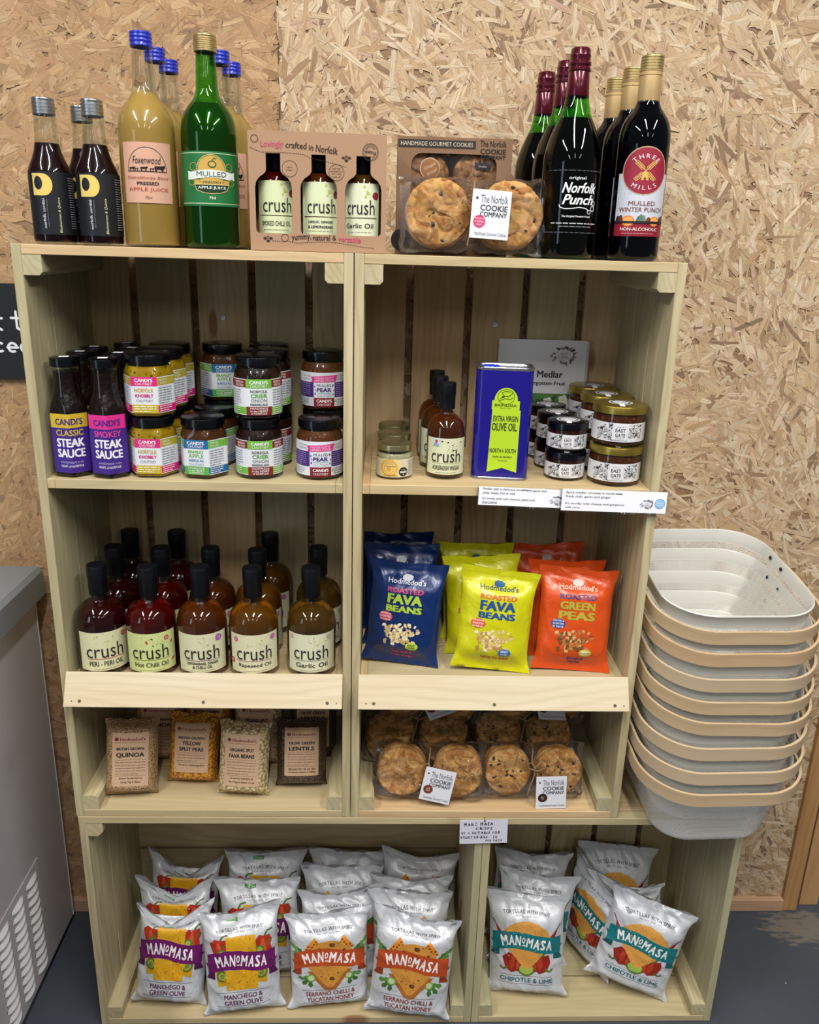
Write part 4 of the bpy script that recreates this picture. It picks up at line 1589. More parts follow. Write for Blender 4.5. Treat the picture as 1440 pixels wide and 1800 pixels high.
def pear_art():
    a = Art()
    W, H = .150, .054
    a.rect(-W / 2, 0, W / 2, H, '#dde0e8', 0)
    cx = .0170
    for sx in (-1, 1):
        x0, x1 = (cx, .055) if sx > 0 else (-.055, -cx)
        a.rect(x0, .0145, x1, .0385, '#472a7c', 1)
        a.para(x0 + .002, x1 - .006, .0375, .0155, 7, '#a493cc', 4, 3, .45)
        a.text('REGIONAL', sx * .029, .0485, .0028, '#7d828c', 4, w=.016)
        a.text('SEASONAL', sx * .029, .0435, .0028, '#7d828c', 4, w=.016)
        a.para(x0 + .004, x1 - .008, .0125, .002, 3, '#9aa0ac', 4, 6)
    a.poly([(-.0205, .0380), (.0195, .0395), (.0220, .0505), (-.0215, .0475), (-.0195, .0428)], '#d5318a', 2)
    a.text('SEASONAL FLAVOUR', 0, .0462, .0026, '#f6e4ee', 4, w=.030, rot=3)
    a.text('LIMITED STOCK', .0005, .0418, .0038, '#f6e4ee', 4, w=.031, rot=3)
    a.text('MULLED', 0, .0338, .0042, '#3c3a48', 4, w=.0225)
    a.text('PEAR', 0, .0268, .0062, '#3a2370', 4, w=.0225, bold=.03)
    a.rect(-.0105, .0213, .0105, .0221, '#7cc0c4', 4)
    a.text('CHUTNEY', 0, .0175, .0040, '#9aa3ac', 4, w=.0235)
    for x, y, c in ((-.0148, .0315, '#3a86a0'), (-.0135, .0262, '#d56a8c'), (-.0142, .0205, '#472a7c'), (.0138, .0335, '#3c3a48'), (.0150, .0255, '#d56a8c'), (.0142, .0195, '#2f9a78'), (-.0160, .0112, '#c83a6a'), (.0190, .0085, '#2f9a78')):
        a.disc(x, y, .0012, c, 4, .0014, 10)
        a.poly([(x - .0009, y + .0008), (x + .0009, y + .0008), (x, y + .0028)], c, 4)
    a.rect(-.0165, -.0010, .0165, .0140, '#7b1a26', 3)
    a.text("CANDI'S", 0, .0092, .0050, '#f6f0f2', 5, w=.024, bold=.03)
    a.text('CHUTNEY', 0, .0032, .0040, '#eadfe2', 5, w=.023)
    a.cut(frange(-W / 2, W / 2, .0040), [])
    return a


JART = {k: candis(k) for k in ('knobbly', 'bramley', 'crier')}
JART['pear'] = pear_art()
JLIQ = {
    'knobbly': relish_mat('knobbly_chutney', '#c09a18', '#a8820f', '#5e4208', 170, .3),
    'bramley': relish_mat('bramley_chutney', '#5a3214', '#472710', '#8a5a28', 150, .2),
    'crier': relish_mat('onion_marmalade', '#1d0c08', '#2a120b', '#4a2412', 150, .4),
    'pear': relish_mat('pear_chutney', '#6a3a1c', '#55301a', '#8d5a34', 150, .3),
}


def jar(kind, loc, label, rz, grp):
    t = thing('marmalade_jar' if kind == 'crier' else 'chutney_jar', loc, label, 'jar', grp, rz)
    hx = kind in ('knobbly', 'bramley')
    prof = JAR if hx else JARR
    rf = (lambda a, k: hexr(a - R(0), k)) if hx else None
    vessel(t, prof, inner(prof, .076, .0005, .003), M_GLASS, JLIQ[kind], 60, rf)
    JART[kind].build('label', hex_map(.0365, .0075, R(0), 0) if hx else cyl_map(.0361, .0075), t)
    cap_mesh('lid', .0332, .0795, .0932, M_LID_BLACK, t, 0)
    return t


JH = .0933
JG = {'knobbly': 'yellow knobbly chutney jars', 'bramley': 'apple and ale chutney jars', 'crier': 'onion marmalade jars', 'pear': 'mulled pear chutney jars'}
JL = {
    'knobbly': 'hexagonal yellow knobbly chutney jar, ',
    'bramley': 'hexagonal apple chutney jar, blue and green label, ',
    'crier': 'dark onion marmalade jar with green and maroon label, ',
    'pear': 'mulled pear chutney jar with purple and pink label, ',
}
JROWS = {
    'knobbly': [(.1650, .0450, 0, 'front one on the shelf', -16), (.1655, .1120, 0, 'second on the shelf behind the front one', -12), (.1660, .1760, 0, 'third on the shelf behind the front one', -14), (.1650, .2260 + .012, 0, None, -10),
                (.1650, .0450, 1, 'front one of the upper tier', -14), (.1680, .1120, 1, 'second in the upper tier', -8), (.1660, .1760, 1, 'third in the upper tier', -10), (.1650, .2380, 1, None, -12)],
    'bramley': [(.2430, .0440, 0, 'front one on the shelf', -22), (.2470, .1230, 0, 'second in its file, standing on the shelf', -6), (.2480, .1960, 0, 'at the back carrying another jar', -8), (.2480, .1960, 1, 'alone on top at the back', 2)],
    'crier': [(.3275, .0490, 0, 'front one on the shelf', 2), (.3330, .1270, 0, 'second on the shelf', -12), (.3260, .2030, 0, 'at the back of the lower tier', -14), (.3280, .0490, 1, 'front one of the upper tier', 2), (.3340, .1270, 1, 'second in the upper tier', -14), (.3255, .2030, 1, 'at the back of the upper tier', -14)],
    'pear': [(.4215, .0520, 0, 'front one by the centre post', 2), (.4220, .1310, 0, 'standing behind and carrying another', 2), (.4220, .1310, 1, 'stacked on the rear one', 2)],
}
for k, rows in JROWS.items():
    first = None
    for x, y, tier, lb, ex in rows:
        if lb is None:
            continue
        loc = (x, y, Z2 + tier * JH)
        if first is None:
            first = jar(k, loc, JL[k] + lb, face_cam(x, y, ex), JG[k])
        else:
            dup(first, loc, JL[k] + lb, face_cam(x, y, ex))

# ---- little horseradish jars
HJ = [(0, 0), (.0240, 0), (.0276, .0022), (.0284, .006), (.0284, .036), (.0278, .0395), (.0262, .0425), (.0258, .050), (0, .0502)]
A_HJ = Art()
A_HJ.rect(-.052, 0, .052, .0285, '#d9d4bf', 0)
A_HJ.rect(-.024, 0, .012, .0285, '#dccf9c', 1)
A_HJ.ring(-.0085, .0145, .0140, .0032, '#e0a63a', 2)
A_HJ.ring(-.0085, .0135, .0088, .0026, '#e4b048', 2)
A_HJ.disc(-.0085, .0125, .0040, '#d99c30', 2)
A_HJ.arc('HORSERADISH', -.0085, .0145, .0090, 90, .0016, '#8a6a24', 4)
A_HJ.line([(-.0155, .0172), (.002, .0172)], .0008, '#8a7a4c', 3)
A_HJ.text('HORSERADISH', -.006, .0028, .0026, '#8a6a24', 4, w=.021, bold=.02)
A_HJ.disc(.0145, .0085, .0074, '#17181c', 3)
A_HJ.text('great', .0145, .0118, .0022, '#e8e8e8', 5, w=.0065)
A_HJ.text('taste', .0145, .0085, .0036, '#f3f3f3', 5, w=.0118, bold=.03)
A_HJ.disc(.0145, .0042, .0009, '#f3f3f3', 5, n=6)
A_HJ.para(.0235, .0330, .0270, .0015, 9, '#8d8f94', 3, 4)
A_HJ.cut(frange(-.052, .052, .0036), [])
L_HJ = relish_mat('creamed_horseradish', '#cfc8a8', '#c2ba94', '#a89c70', 260, .4)
M_LID_PALE = plain('champagne_lid', '#a8a077', .3, .85)


def hjar(loc, label, rz):
    t = thing('horseradish_jar', loc, label, 'jar', 'little horseradish jars', rz)
    vessel(t, HJ, inner(HJ, .040, .0005, .003), M_GLASS, L_HJ)
    A_HJ.build('label', cyl_map(.0284, .0045), t)
    cap_mesh('lid', .0272, .0445, .0545, M_LID_PALE, t, 0)
    return t


h0 = hjar((.5395, .0570, Z2), 'little horseradish jar with a pale gold lid, front of three', face_cam(.5395, .057, 0))
dup(h0, (.5400, .1300, Z2), 'middle one of the three little horseradish jars', face_cam(.54, .13, 0))
dup(h0, (.5400, .2010, Z2), 'rear one of the three little horseradish jars', face_cam(.54, .2, 0))


# ---- olive oil tin
def tin():
    t = thing('olive_oil_tin', (.7085, .0700, Z2), 'tall blue rectangular olive oil tin with a lime-green label', 'tin', None, R(-6))
    W, D, H, rc = .0885, .056, .1765, .013

    def rr_(w, d, r_, n=6):
        P = []
        for cx, cy_, a0 in ((w / 2 - r_, -d / 2 + r_, -90), (w / 2 - r_, d / 2 - r_, 0), (-w / 2 + r_, d / 2 - r_, 90), (-w / 2 + r_, -d / 2 + r_, 180)):
            for i in range(n + 1):
                a = R(a0 + 90 * i / n)
                P.append((cx + r_ * math.cos(a), cy_ + r_ * math.sin(a)))
        return P
    blue = plain('blue_tinplate', '#1d1688', .28, .1, .4)
    MB().rings([[(x, y, z) for x, y in rr_(W, D, rc)] for z in (.003, H - .004)]).build('body', blue, t, 40)
    lid = MB()
    lid.rings([[(x, y, z) for x, y in rr_(W + e_, D + e_, rc)] for z, e_ in ((H - .004, 0), (H - .003, .0016), (H, .0018), (H + .0008, .0006), (H - .0008, -.003), (H - .0030, -.004), (H - .0030, -.03))], True, False, True)
    lid.build('top_rim', plain('bare_tinplate', '#b9bcc4', .25, .95), t, 40)
    MB().rings([[(x, y, z) for x, y in rr_(W + e_, D + e_, rc)] for z, e_ in ((0, -.01), (0, .0012), (.003, .0016), (.004, 0))], True, True).build('base_rim', plain('tinplate_seam', '#9a9cab', .3, .9), t, 40)
    MB().lathe([(.0135, 0), (.0140, .002), (.0120, .0032), (0, .0034)], 32, None, 0, -.022, .0, H - .003).build('cap', plain('blue_spout_cap', '#2a3fc8', .3), t, 40)
    a = Art()
    L = '#b4d62c'
    w = .0185
    w2 = .0215
    a.poly([(-.0235, .0125), (0, .0195), (.0230, .0125), (.0235, .112), (-.0200, .112)], L, 0)
    a.rect(-.0212, .112, .0215, .1265, L, 0)
    pts = [(-.0178, .1265), (.0182, .1265)]
    for i in range(1, 18):
        q = R(180 * i / 18)
        pts.append((.0002 + .0180 * math.cos(q), .1265 + .0200 * math.sin(q)))
    a.poly(pts, L, 0)
    g = '#3f5a10'
    a.ring(0, .1325, .0132, .0007, g, 2, .0118)
    a.line([(-.009, .129), (-.004, .134), (.004, .133), (.010, .139)], .0012, g, 2)
    a.line([(-.010, .126), (-.002, .130), (.006, .1285), (.011, .132)], .0009, g, 2)
    a.line([(-.003, .134), (-.007, .139), (-.001, .141), (.006, .140)], .0009, g, 2)
    a.disc(-.0045, .1325, .0022, g, 2, .0016)
    a.text('BRINDISA', 0, .1195, .0040, g, 3, w=.034, bold=.01)
    a.text('SPANISH FOODS', 0, .1150, .0014, g, 3, w=.018)
    k = '#2c3a20'
    a.text('EXTRA VIRGIN', .0012, .0985, .0088, k, 3, w=.0385, bold=.012)
    a.text('OLIVE OIL', 0, .0855, .0124, k, 3, w=.0390, bold=.02)
    a.text('NORTH', -.0118, .0475, .0068, k, 3, w=.0180, bold=.015)
    a.text('&', .0000, .0475, .0040, k, 3, w=.0030)
    a.text('SOUTH', .0118, .0475, .0068, k, 3, w=.0170, bold=.015)
    a.text('FRESH & PEPPERY', 0, .0375, .0026, k, 3, w=.0305, bold=.01)
    a.text('750ml', 0, .0315, .0018, k, 3, w=.014)
    a.flat().build('label', flat_map(.0035, -D / 2 - .0003, 0), t)
    s = Art()
    s.text('NORTH & SOUTH', .0, .115, .0050, '#c9cdf0', 1, w=.085, rot=90)
    s.flat().build('side_print', lambda x, y, l: (-W / 2 - .0003 - l, -x, y), t)


tin()

# ---- East Gate jars
EG = [(0, 0), (.026, 0), (.0300, .002), (.0310, .006), (.0316, .030), (.0310, .034), (.0300, .037), (.0300, .042), (0, .0422)]
GG = [(0, 0), (.034, 0), (.0385, .0025), (.0396, .007), (.0402, .040), (.0396, .046), (.0385, .050), (.0385, .056), (0, .0562)]


def eastgate(R_, h):
    a = Art()
    W = 2 * R_ * 1.6
    a.rect(-W / 2, 0, W / 2, h, '#dfdfe2', 0)
    rr = random.Random(5)
    for s in (-1, 1):
        for i in range(46):
            x = s * rr.uniform(.0095, .0290) * R_ / .031
            y = rr.uniform(.06, .94) * h
            c = rr.choice(['#17181b', '#2c2d31', '#44464b', '#6f7176', '#8f9196', '#c9cacd'])
            r_ = rr.uniform(.0007, .0021)
            an = rr.uniform(0, PI)
            P = [(-1.6, 0), (-.6, .6), (.6, .5), (1.6, 0), (.6, -.55), (-.6, -.5)]
            a.poly([(x + r_ * (p[0] * math.cos(an) - p[1] * math.sin(an)), y + r_ * (p[0] * math.sin(an) + p[1] * math.cos(an))) for p in P], c, 1 + i % 3)
        for i in range(3):
            x, y = s * (.0125 + .006 * i) * R_ / .031, h * (.38 + .22 * (i % 2))
            a.disc(x, y, .0040, '#3c3e43', 4, n=16)
            a.disc(x, y, .0035, '#cfd0d4', 5, n=16)
            a.disc(x + .0008, y - .0006, .0022, '#a6a8ad', 6, n=12)
            a.disc(x - .0006, y + .0005, .0005, '#26272a', 7, n=6)
    k = R_ / .031
    a.rect(-.0094 * k, .10 * h, .0094 * k, .90 * h, '#e6e6ea', 6)
    a.line([(-.0080 * k, .14 * h), (.0080 * k, .14 * h), (.0080 * k, .86 * h), (-.0080 * k, .86 * h), (-.0080 * k, .14 * h)], .0004, '#b9bac0', 7)
    a.text('EAST', 0, .63 * h, .19 * h, '#33343a', 8, w=.0115 * k, bold=.015)
    a.text('GATE', 0, .37 * h, .19 * h, '#33343a', 8, w=.0115 * k, bold=.015)
    a.words(-.004 * k, .004 * k, .80 * h, .0009, '#77787e', 8, 3)
    a.words(-.005 * k, .005 * k, .21 * h, .0009, '#77787e', 8, 4)
    a.cut(frange(-W / 2, W / 2, .0040), [])
    return a


A_LIDDISC = Art()
A_LIDDISC.disc(0, 0, .0185, '#dcdce0', 0)
A_LIDDISC.ring(0, 0, .0160, .0035, '#3a3b40', 1)
for i in range(24):
    a_ = i * 15
    A_LIDDISC.disc(.0142 * math.cos(R(a_)), .0142 * math.sin(R(a_)), .0016, ['#1c1d20', '#6b6d72', '#a6a7ab'][i % 3], 2, n=7)
A_LIDDISC.text('EAST GATE', 0, 0, .0042, '#33343a', 3, w=.017)
A_LIDDISC.flat()
M_EGL = relish_mat('medlar_jelly', '#3a120a', '#2a0d08', '#4a1a0e', 120, .2)
M_GGL = relish_mat('medlar_chutney', '#5a2e1a', '#46230f', '#7a4a24', 150, .2)
A_EG, A_GG = eastgate(.0312, .0225), eastgate(.0400, .0290)


def egjar(small, loc, label, rz, grp):
    t = thing('jelly_jar' if small else 'medlar_chutney_jar', loc, label, 'jar', grp, rz)
    P = EG if small else GG
    k = .0312 if small else .0400
    top = .036 if small else .049
    vessel(t, P, inner(P, top, .0005, .003), M_GLASS, M_EGL if small else M_GGL, 56)
    (A_EG if small else A_GG).build('label', cyl_map(k + .0003, .0055 if small else .0085), t)
    if small:
        l = cap_mesh('lid', .0328, .0345, .0466, M_LID_BLACK, t, 0, 56)
    else:
        l = cap_mesh('lid', .0418, .0500, .0628, M_LID_GOLD, t, 0, 56)
    zt = .0468 if small else .0630
    o = A_LIDDISC.build('lid_sticker', lambda x, y, q: (x, y, zt + q), l)
    MB().box(-.004, .004, -.036 if not small else -.030, -.016, zt + .0002, zt + .0006).build('seal_tab', M_PAPER, l, 0)
    return t


first = None
for x, y in ((.8150, .0700), (.8110, .1390), (.8080, .2080)):
    for tier in (0, 1):
        wh = {.0700: 'front', .1390: 'middle', .2080: 'rear'}[y]
        lb = 'black-lidded medlar jelly jar, %s file, %s tier' % (wh, ('lower', 'upper')[tier])
        loc = (x, y, Z2 + tier * .0472)
        if first is None:
            first = egjar(True, loc, lb, face_cam(x, y, 4), 'black-lidded jelly jars')
        else:
            dup(first, loc, lb, face_cam(x, y, 4))
first = None
for x, y in ((.8900, .0660), (.8900, .1515), (.8880, .2180 + .0)):
    for tier in (0, 1):
        wh = 'front' if y < .1 else ('middle' if y < .2 else 'rear')
        if wh == 'rear':
            y = .2360
            if False:
                continue
        lb = 'gold-lidded medlar chutney jar, %s file, %s tier' % (wh, ('lower', 'upper')[tier])
        loc = (x, min(y, .2195) if wh == 'rear' else y, Z2 + tier * .0636)
        if wh == 'rear':
            loc = (.8885, .2195, loc[2])
        if wh == 'middle':
            loc = (x, .1350 + .0, loc[2])
        if wh == 'front':
            loc = (x, .0500, loc[2])
        if first is None:
            first = egjar(False, loc, lb, face_cam(x, y, 6), 'gold-lidded chutney jars')
        else:
            dup(first, loc, lb, face_cam(x, y, 6))


def wreath(a, cx, cy, r_, L=2):
    rr = random.Random(9)
    for i in range(34):
        an = rr.uniform(0, 2 * PI)
        q = r_ * rr.uniform(.72, 1.05)
        x, y = cx + q * 1.15 * math.cos(an), cy + q * .8 * math.sin(an)
        s = r_ * rr.uniform(.10, .24)
        b = rr.uniform(0, PI)
        a.poly([(x + s * (p[0] * math.cos(b) - p[1] * math.sin(b)), y + s * (p[0] * math.sin(b) + p[1] * math.cos(b))) for p in ((-1.3, 0), (-.3, .5), (1.2, 0), (-.3, -.5))], rr.choice(['#24262b', '#3c3f46', '#70747c', '#9a9da4']), L + i % 3)
    a.disc(cx, cy, r_ * .62, '#e4e5ea', L + 3, r_ * .42)
    a.text('EAST', cx, cy + r_ * .13, r_ * .20, '#4a4d55', L + 4, w=r_ * .62)
    a.text('GATE', cx, cy - r_ * .15, r_ * .20, '#4a4d55', L + 4, w=r_ * .62)


def sheet():
    t = thing('info_sheet', (.8010, .2525, Z2), 'white printed information sheet standing behind the oil tin and jelly jars', 'sheet', None, R(-2))
    W, H = .156, .1985
    MB().box(-W / 2, W / 2, 0, .0012, 0, H).build('paper', M_PAPER, t, 0)
    MB().box(W / 2 - .003, W / 2 + .0045, .0014, .0026, .002, H - .002).build('backing_sheet', plain('backing_card', '#c9cbd4', .6), t, 0)
    a = Art()
    wreath(a, .039, .172, .019)
    a.text('Medlar', .016, .1385, .0120, '#17181c', 3, w=.046, bold=.02)
    a.text('The Forgotten Fruit', .0005, .1215, .0088, '#17181c', 3, w=.089, bold=.02)
    a.rect(-.06, .03, .066, .104, '#5c8a4a', 1)
    rr = random.Random(2)
    for i in range(60):
        x, y = rr.uniform(-.055, .061), rr.uniform(.035, .099)
        b = rr.uniform(0, PI)
        s = rr.uniform(.003, .009)
        a.poly([(x + s * (p[0] * math.cos(b) - p[1] * math.sin(b)), y + s * (p[0] * math.sin(b) + p[1] * math.cos(b))) for p in ((-1, 0), (0, .4), (1, 0), (0, -.4))], rr.choice(['#3f6a34', '#7fae5e', '#a9c98c', '#2f5428']), 2 + i % 3)
    for x, y in ((.043, .093), (.048, .084), (.016, .088)):
        for k in range(5):
            a.disc(x + .0055 * math.cos(k * 1.257), y + .0055 * math.sin(k * 1.257), .0042, '#eef0ea', 6, n=10)
        a.disc(x, y, .0018, '#d9c46a', 7, n=8)
    a.flat().build('printing', flat_map(0, -.0002, 0), t)


sheet()


def ticket(x0, x1, zt, zb, y, lines, disc, label, tilt, name_grp='shelf tickets'):
    t = thing('shelf_ticket', ((x0 + x1) / 2, y, (zt + zb) / 2), label, 'ticket', name_grp)
    W, H = x1 - x0, zt - zb
    MB().box(-W / 2 - .003, W / 2 + .002, -.0005, .0005, -H / 2 - .003, H / 2 + .002).build('plastic_sleeve', M_SLEEVE, t, 0)
    MB().box(-W / 2, W / 2, -.0009, -.0006, -H / 2, H / 2).build('card', M_PAPER, t, 0)
    a = Art()
    for s, yy, w in lines:
        a.text(s, -W / 2 + .006, yy, .0044, '#2c2e36', 2, w=w, align='l')
    wreath(a, W / 2 - (.030 if disc else .010), -.003, .0085)
    a.line([(.0, .0092 + .003), (.010, .0088 + .003)], .0008, '#3a3c44', 2)
    if disc:
        cx = W / 2 - .0105
        a.ring(cx, -.0015, .0080, .0010, '#5aa6dc', 2)
        a.disc(cx, -.0015, .0062, '#8ec6ea', 2)
        a.words(cx - .005, cx + .005, -.0005, .0015, '#eef4fa', 3, 2)
        a.words(cx - .005, cx + .005, -.0035, .0013, '#eef4fa', 3, 3)
    a.flat().build('printing', flat_map(0, -.0011, 0), t)
    t.rotation_euler = (R(-4), R(tilt), 0)
    return t


ticket(.6690, .8010, 1.0880, 1.0590, -.0040, [('Medlar jelly is delicious served with game and', .0110, .098), ('other meats, hot or cold', .0050, .050), ("It's lovely with soft cheeses, pâtés and", -.0040, .081), ('charcuterie', -.0098, .023)], False, 'white shelf-edge ticket about medlar jelly, below the blue tin', 1.5)
ticket(.7975, .9615, 1.0875, 1.0535, -.0068, [('Spicy medlar chutney is made with', .0118, .088), ('fresh chilli, garlic and ginger', .0055, .070), ("It's terrific with cheese and gorgeous", -.0055, .092), ('with curry.', -.0118, .024)], True, 'white shelf-edge ticket about spicy medlar chutney with a blue disc', 1.0)


# ================================================================== kraft gift box with three little oil bottles
A_MINI = {}
for k_, ls, c_ in (('smoked', ('SMOKED CHILLI OIL',), '#d3dcae'), ('gingerlime', ('GARLIC, GINGER', '& LEMONGRASS'), '#d6deb6'), ('garlicmini', ('Garlic Oil',), '#dadfc0')):
    a = Art()
    a.rect(-.031, 0, .031, .072, c_, 0)
    a.text('crush', .002, .0405, .0195, '#2a2a26', 4, w=.042)
    a.line([(-.026, .0265), (.026, .0265)], .0010, '#5a5030', 3)
    if len(ls) == 2:
        a.text(ls[0], 0, .0195, .0036, '#23231f', 4, w=.036, bold=.03)
        a.text(ls[1], 0, .0130, .0036, '#23231f', 4, w=.036, bold=.03)
    else:
        a.text(ls[0], 0, .0160, .0064, '#33331f', 4, w=.042, bold=.01)
    a.words(-.018, .018, .0075, .0010, '#8d8d78', 4, 2)
    for i in range(5):
        rr = random.Random(i + 7)
        a.disc(rr.uniform(.004, .022), rr.uniform(.052, .068), .0016, '#b3c060', 2, n=10)
    a.disc(.0245, .056, .0050, '#8a2a30', 3)
    a.cut(frange(-.031, .031, .0038), [])
    A_MINI[k_] = a
MINI = [(0, 0), (.0225, 0), (.0255, .002), (.0262, .006), (.0262, .086), (.0256, .092), (.0225, .099), (.0165, .1035), (.0105, .106), (.0092, .109), (.0092, .128), (0, .1282)]


def giftbox():
    X, Y, Z = .4243, .012, ZT
    t = thing('gift_box', (X, Y, Z), 'kraft card gift box with three bottle-shaped windows, on the left crate top', 'gift box', None, R(1.5))
    W, H, D = .189, .1545, .062
    hw = W / 2
    holes = []
    for cx in (-.0610, .0010, .0625):
        b0, wv = .0230, .0252
        P = []
        for q in range(5):
            an = R(180 + 22.5 * q)
            P.append((cx - wv + .005 + .005 * math.cos(an), b0 + .005 + .005 * math.sin(an)))
        for q in range(5):
            an = R(270 + 22.5 * q)
            P.append((cx + wv - .005 + .005 * math.cos(an), b0 + .005 + .005 * math.sin(an)))
        P += [(cx + wv, .0830), (cx + wv * .95, .0895), (cx + wv * .78, .0955), (cx + wv * .52, .1000), (cx + .0105, .1030), (cx + .0098, .1060), (cx + .0098, .1265), (cx - .0098, .1265), (cx - .0098, .1060), (cx - .0105, .1030), (cx - wv * .52, .1000), (cx - wv * .78, .0955), (cx - wv * .95, .0895), (cx - wv, .0830)]
        holes.append(P)
    a = Art()
    a.poly([(-hw, 0), (hw, 0), (hw, H), (-hw, H)], M_KRAFT, 0, holes)
    a.bm_done = (a.V, a.F, a.M)
    mb = MB()
    a.emit(flat_map(0, 0, 0), mb)
    a.emit(lambda x, z, l: (x, .0012 - l, z), mb)
    for P in holes:
        n = len(P)
        mb.add([(p[0], 0, p[1]) for p in P] + [(p[0], .0012, p[1]) for p in P], [(i, i + n, (i + 1) % n + n, (i + 1) % n) for i in range(n)])
    for b in ((-hw, -hw + .0012, 0, D, 0, H), (hw - .0012, hw, 0, D, 0, H), (-hw, hw, D - .0012, D, 0, H), (-hw, hw, 0, D, 0, .0012), (-hw, hw, 0, D, H - .0012, H)):
        mb.box(*b)
    mb.build('carton', M_KRAFT, t, 0)
    p = Art()
    ik, pk = '#33261f', '#c2486a'
    p.text('Lovingly', -.0620, .1368, .0105, pk, 2, w=.0310, rot=1, bold=.01)
    p.text('crafted', -.0295, .1372, .0080, ik, 2, w=.0285, rot=-2, bold=.01)
    p.text('in', -.0090, .1350, .0068, ik, 2, w=.0060, rot=-4, bold=.01)
    p.text('Norfolk', .0125, .1330, .0090, ik, 2, w=.0300, rot=-6, bold=.01)
    p.ring(-.0855, .1440, .0050, .0007, ik, 2)
    C1 = [(-.092, .1365), (-.084, .1330)] + [(-.076 + .0095 * i, .1312 - .0001 * (i - 2) ** 2) for i in range(13)]
    p.dots([(x, z - .0035 - (.0004 * i if i > 8 else 0)) for i, (x, z) in enumerate(C1)], .0018, .0012, .0007, ik, 2)

    def bee(x, z):
        p.disc(x, z, .0028, ik, 2, .0042, 14)
        p.rect(x - .0026, z - .0006, x + .0026, z + .0004, M_KRAFT, 3)
        p.rect(x - .0022, z + .0016, x + .0022, z + .0023, M_KRAFT, 3)
        p.disc(x - .0040, z + .0012, .0026, ik, 2, .0016, 12)
        p.disc(x + .0040, z + .0012, .0026, ik, 2, .0016, 12)
    bee(.0390, .1225)
    bee(-.0700, .0150)
    p.ring(.0718, .1318, .0112, .0005, ik, 2)
    p.ring(.0718, .1318, .0098, .0004, ik, 2)
    p.text('NORFOLK', .0718, .1318, .0036, ik, 2, w=.0165, rot=-8, bold=.02)
    p.arc('NORFOLK', .0718, .1318, .0072, 90, .0024, ik, 2)
    p.arc('FOOD & DRINK', .0718, .1318, .0072, 270, .0020, ik, 2, 0, False)
    for cx, cz, ls in ((-.0385, .1075, ('high in', 'omega 3')), (.0255, .1045, ('half the', 'saturated fat of', 'extra virgin', 'olive oil'))):
        p.ring(cx, cz, .0106, .0005, ik, 2)
        for i, s in enumerate(ls):
            p.text(s, cx, cz + (len(ls) - 1) * .0018 - i * .0036, .0026, ik, 2, maxw=.0165)
    p.text('yummy,', -.0235, .0170, .0085, ik, 2, w=.0270, rot=4, bold=.01)
    p.text('natural', .0045, .0190, .0075, ik, 2, w=.0240, rot=1, bold=.01)
    p.text('&', .0225, .0190, .0070, ik, 2, w=.0055)
    p.text('versatile', .0440, .0175, .0080, pk, 2, w=.0320, rot=-3, bold=.012)
    p.ring(-.0465, .0175, .0052, .0007, ik, 2)
    p.dots([(-.064, .0135), (-.052, .0122), (-.042, .0128), (-.030, .0108), (-.015, .0120), (.005, .0135), (.025, .0130), (.045, .0105), (.062, .0078), (.078, .0070)], .0018, .0012, .0007, ik, 2)
    p.flat().build('printing', flat_map(0, -.0002, 0), t)
    for cx, k, lq, lb in ((-.0610, 'smoked', 'chilli', 'left mini oil bottle in the gift box, smoked chilli label'), (.0010, 'gingerlime', 'lemon', 'middle mini oil bottle in the gift box, garlic and ginger label'), (.0625, 'garlicmini', 'garlic', 'right mini oil bottle in the gift box, garlic oil label')):
        m = thing('mini_oil_bottle', (X + cx, Y + .0315, Z + .0014), lb, 'bottle', 'mini bottles in the gift box', R(4 if cx < .05 else -14))
        vessel(m, MINI, inner(MINI, .103, .0005, .003), M_GLASS, OIL_LIQ[lq], 40)
        A_MINI[k].build('label', cyl_map(.0262, .019), m)
        MB().lathe([(.0100, .1045), (.0104, .1050), (.0104, .1180), (.0109, .1188), (.0109, .1300), (.0104, .1312), (0, .1314)], 32).build('cap', M_BLACKCAP, m, 40)


giftbox()


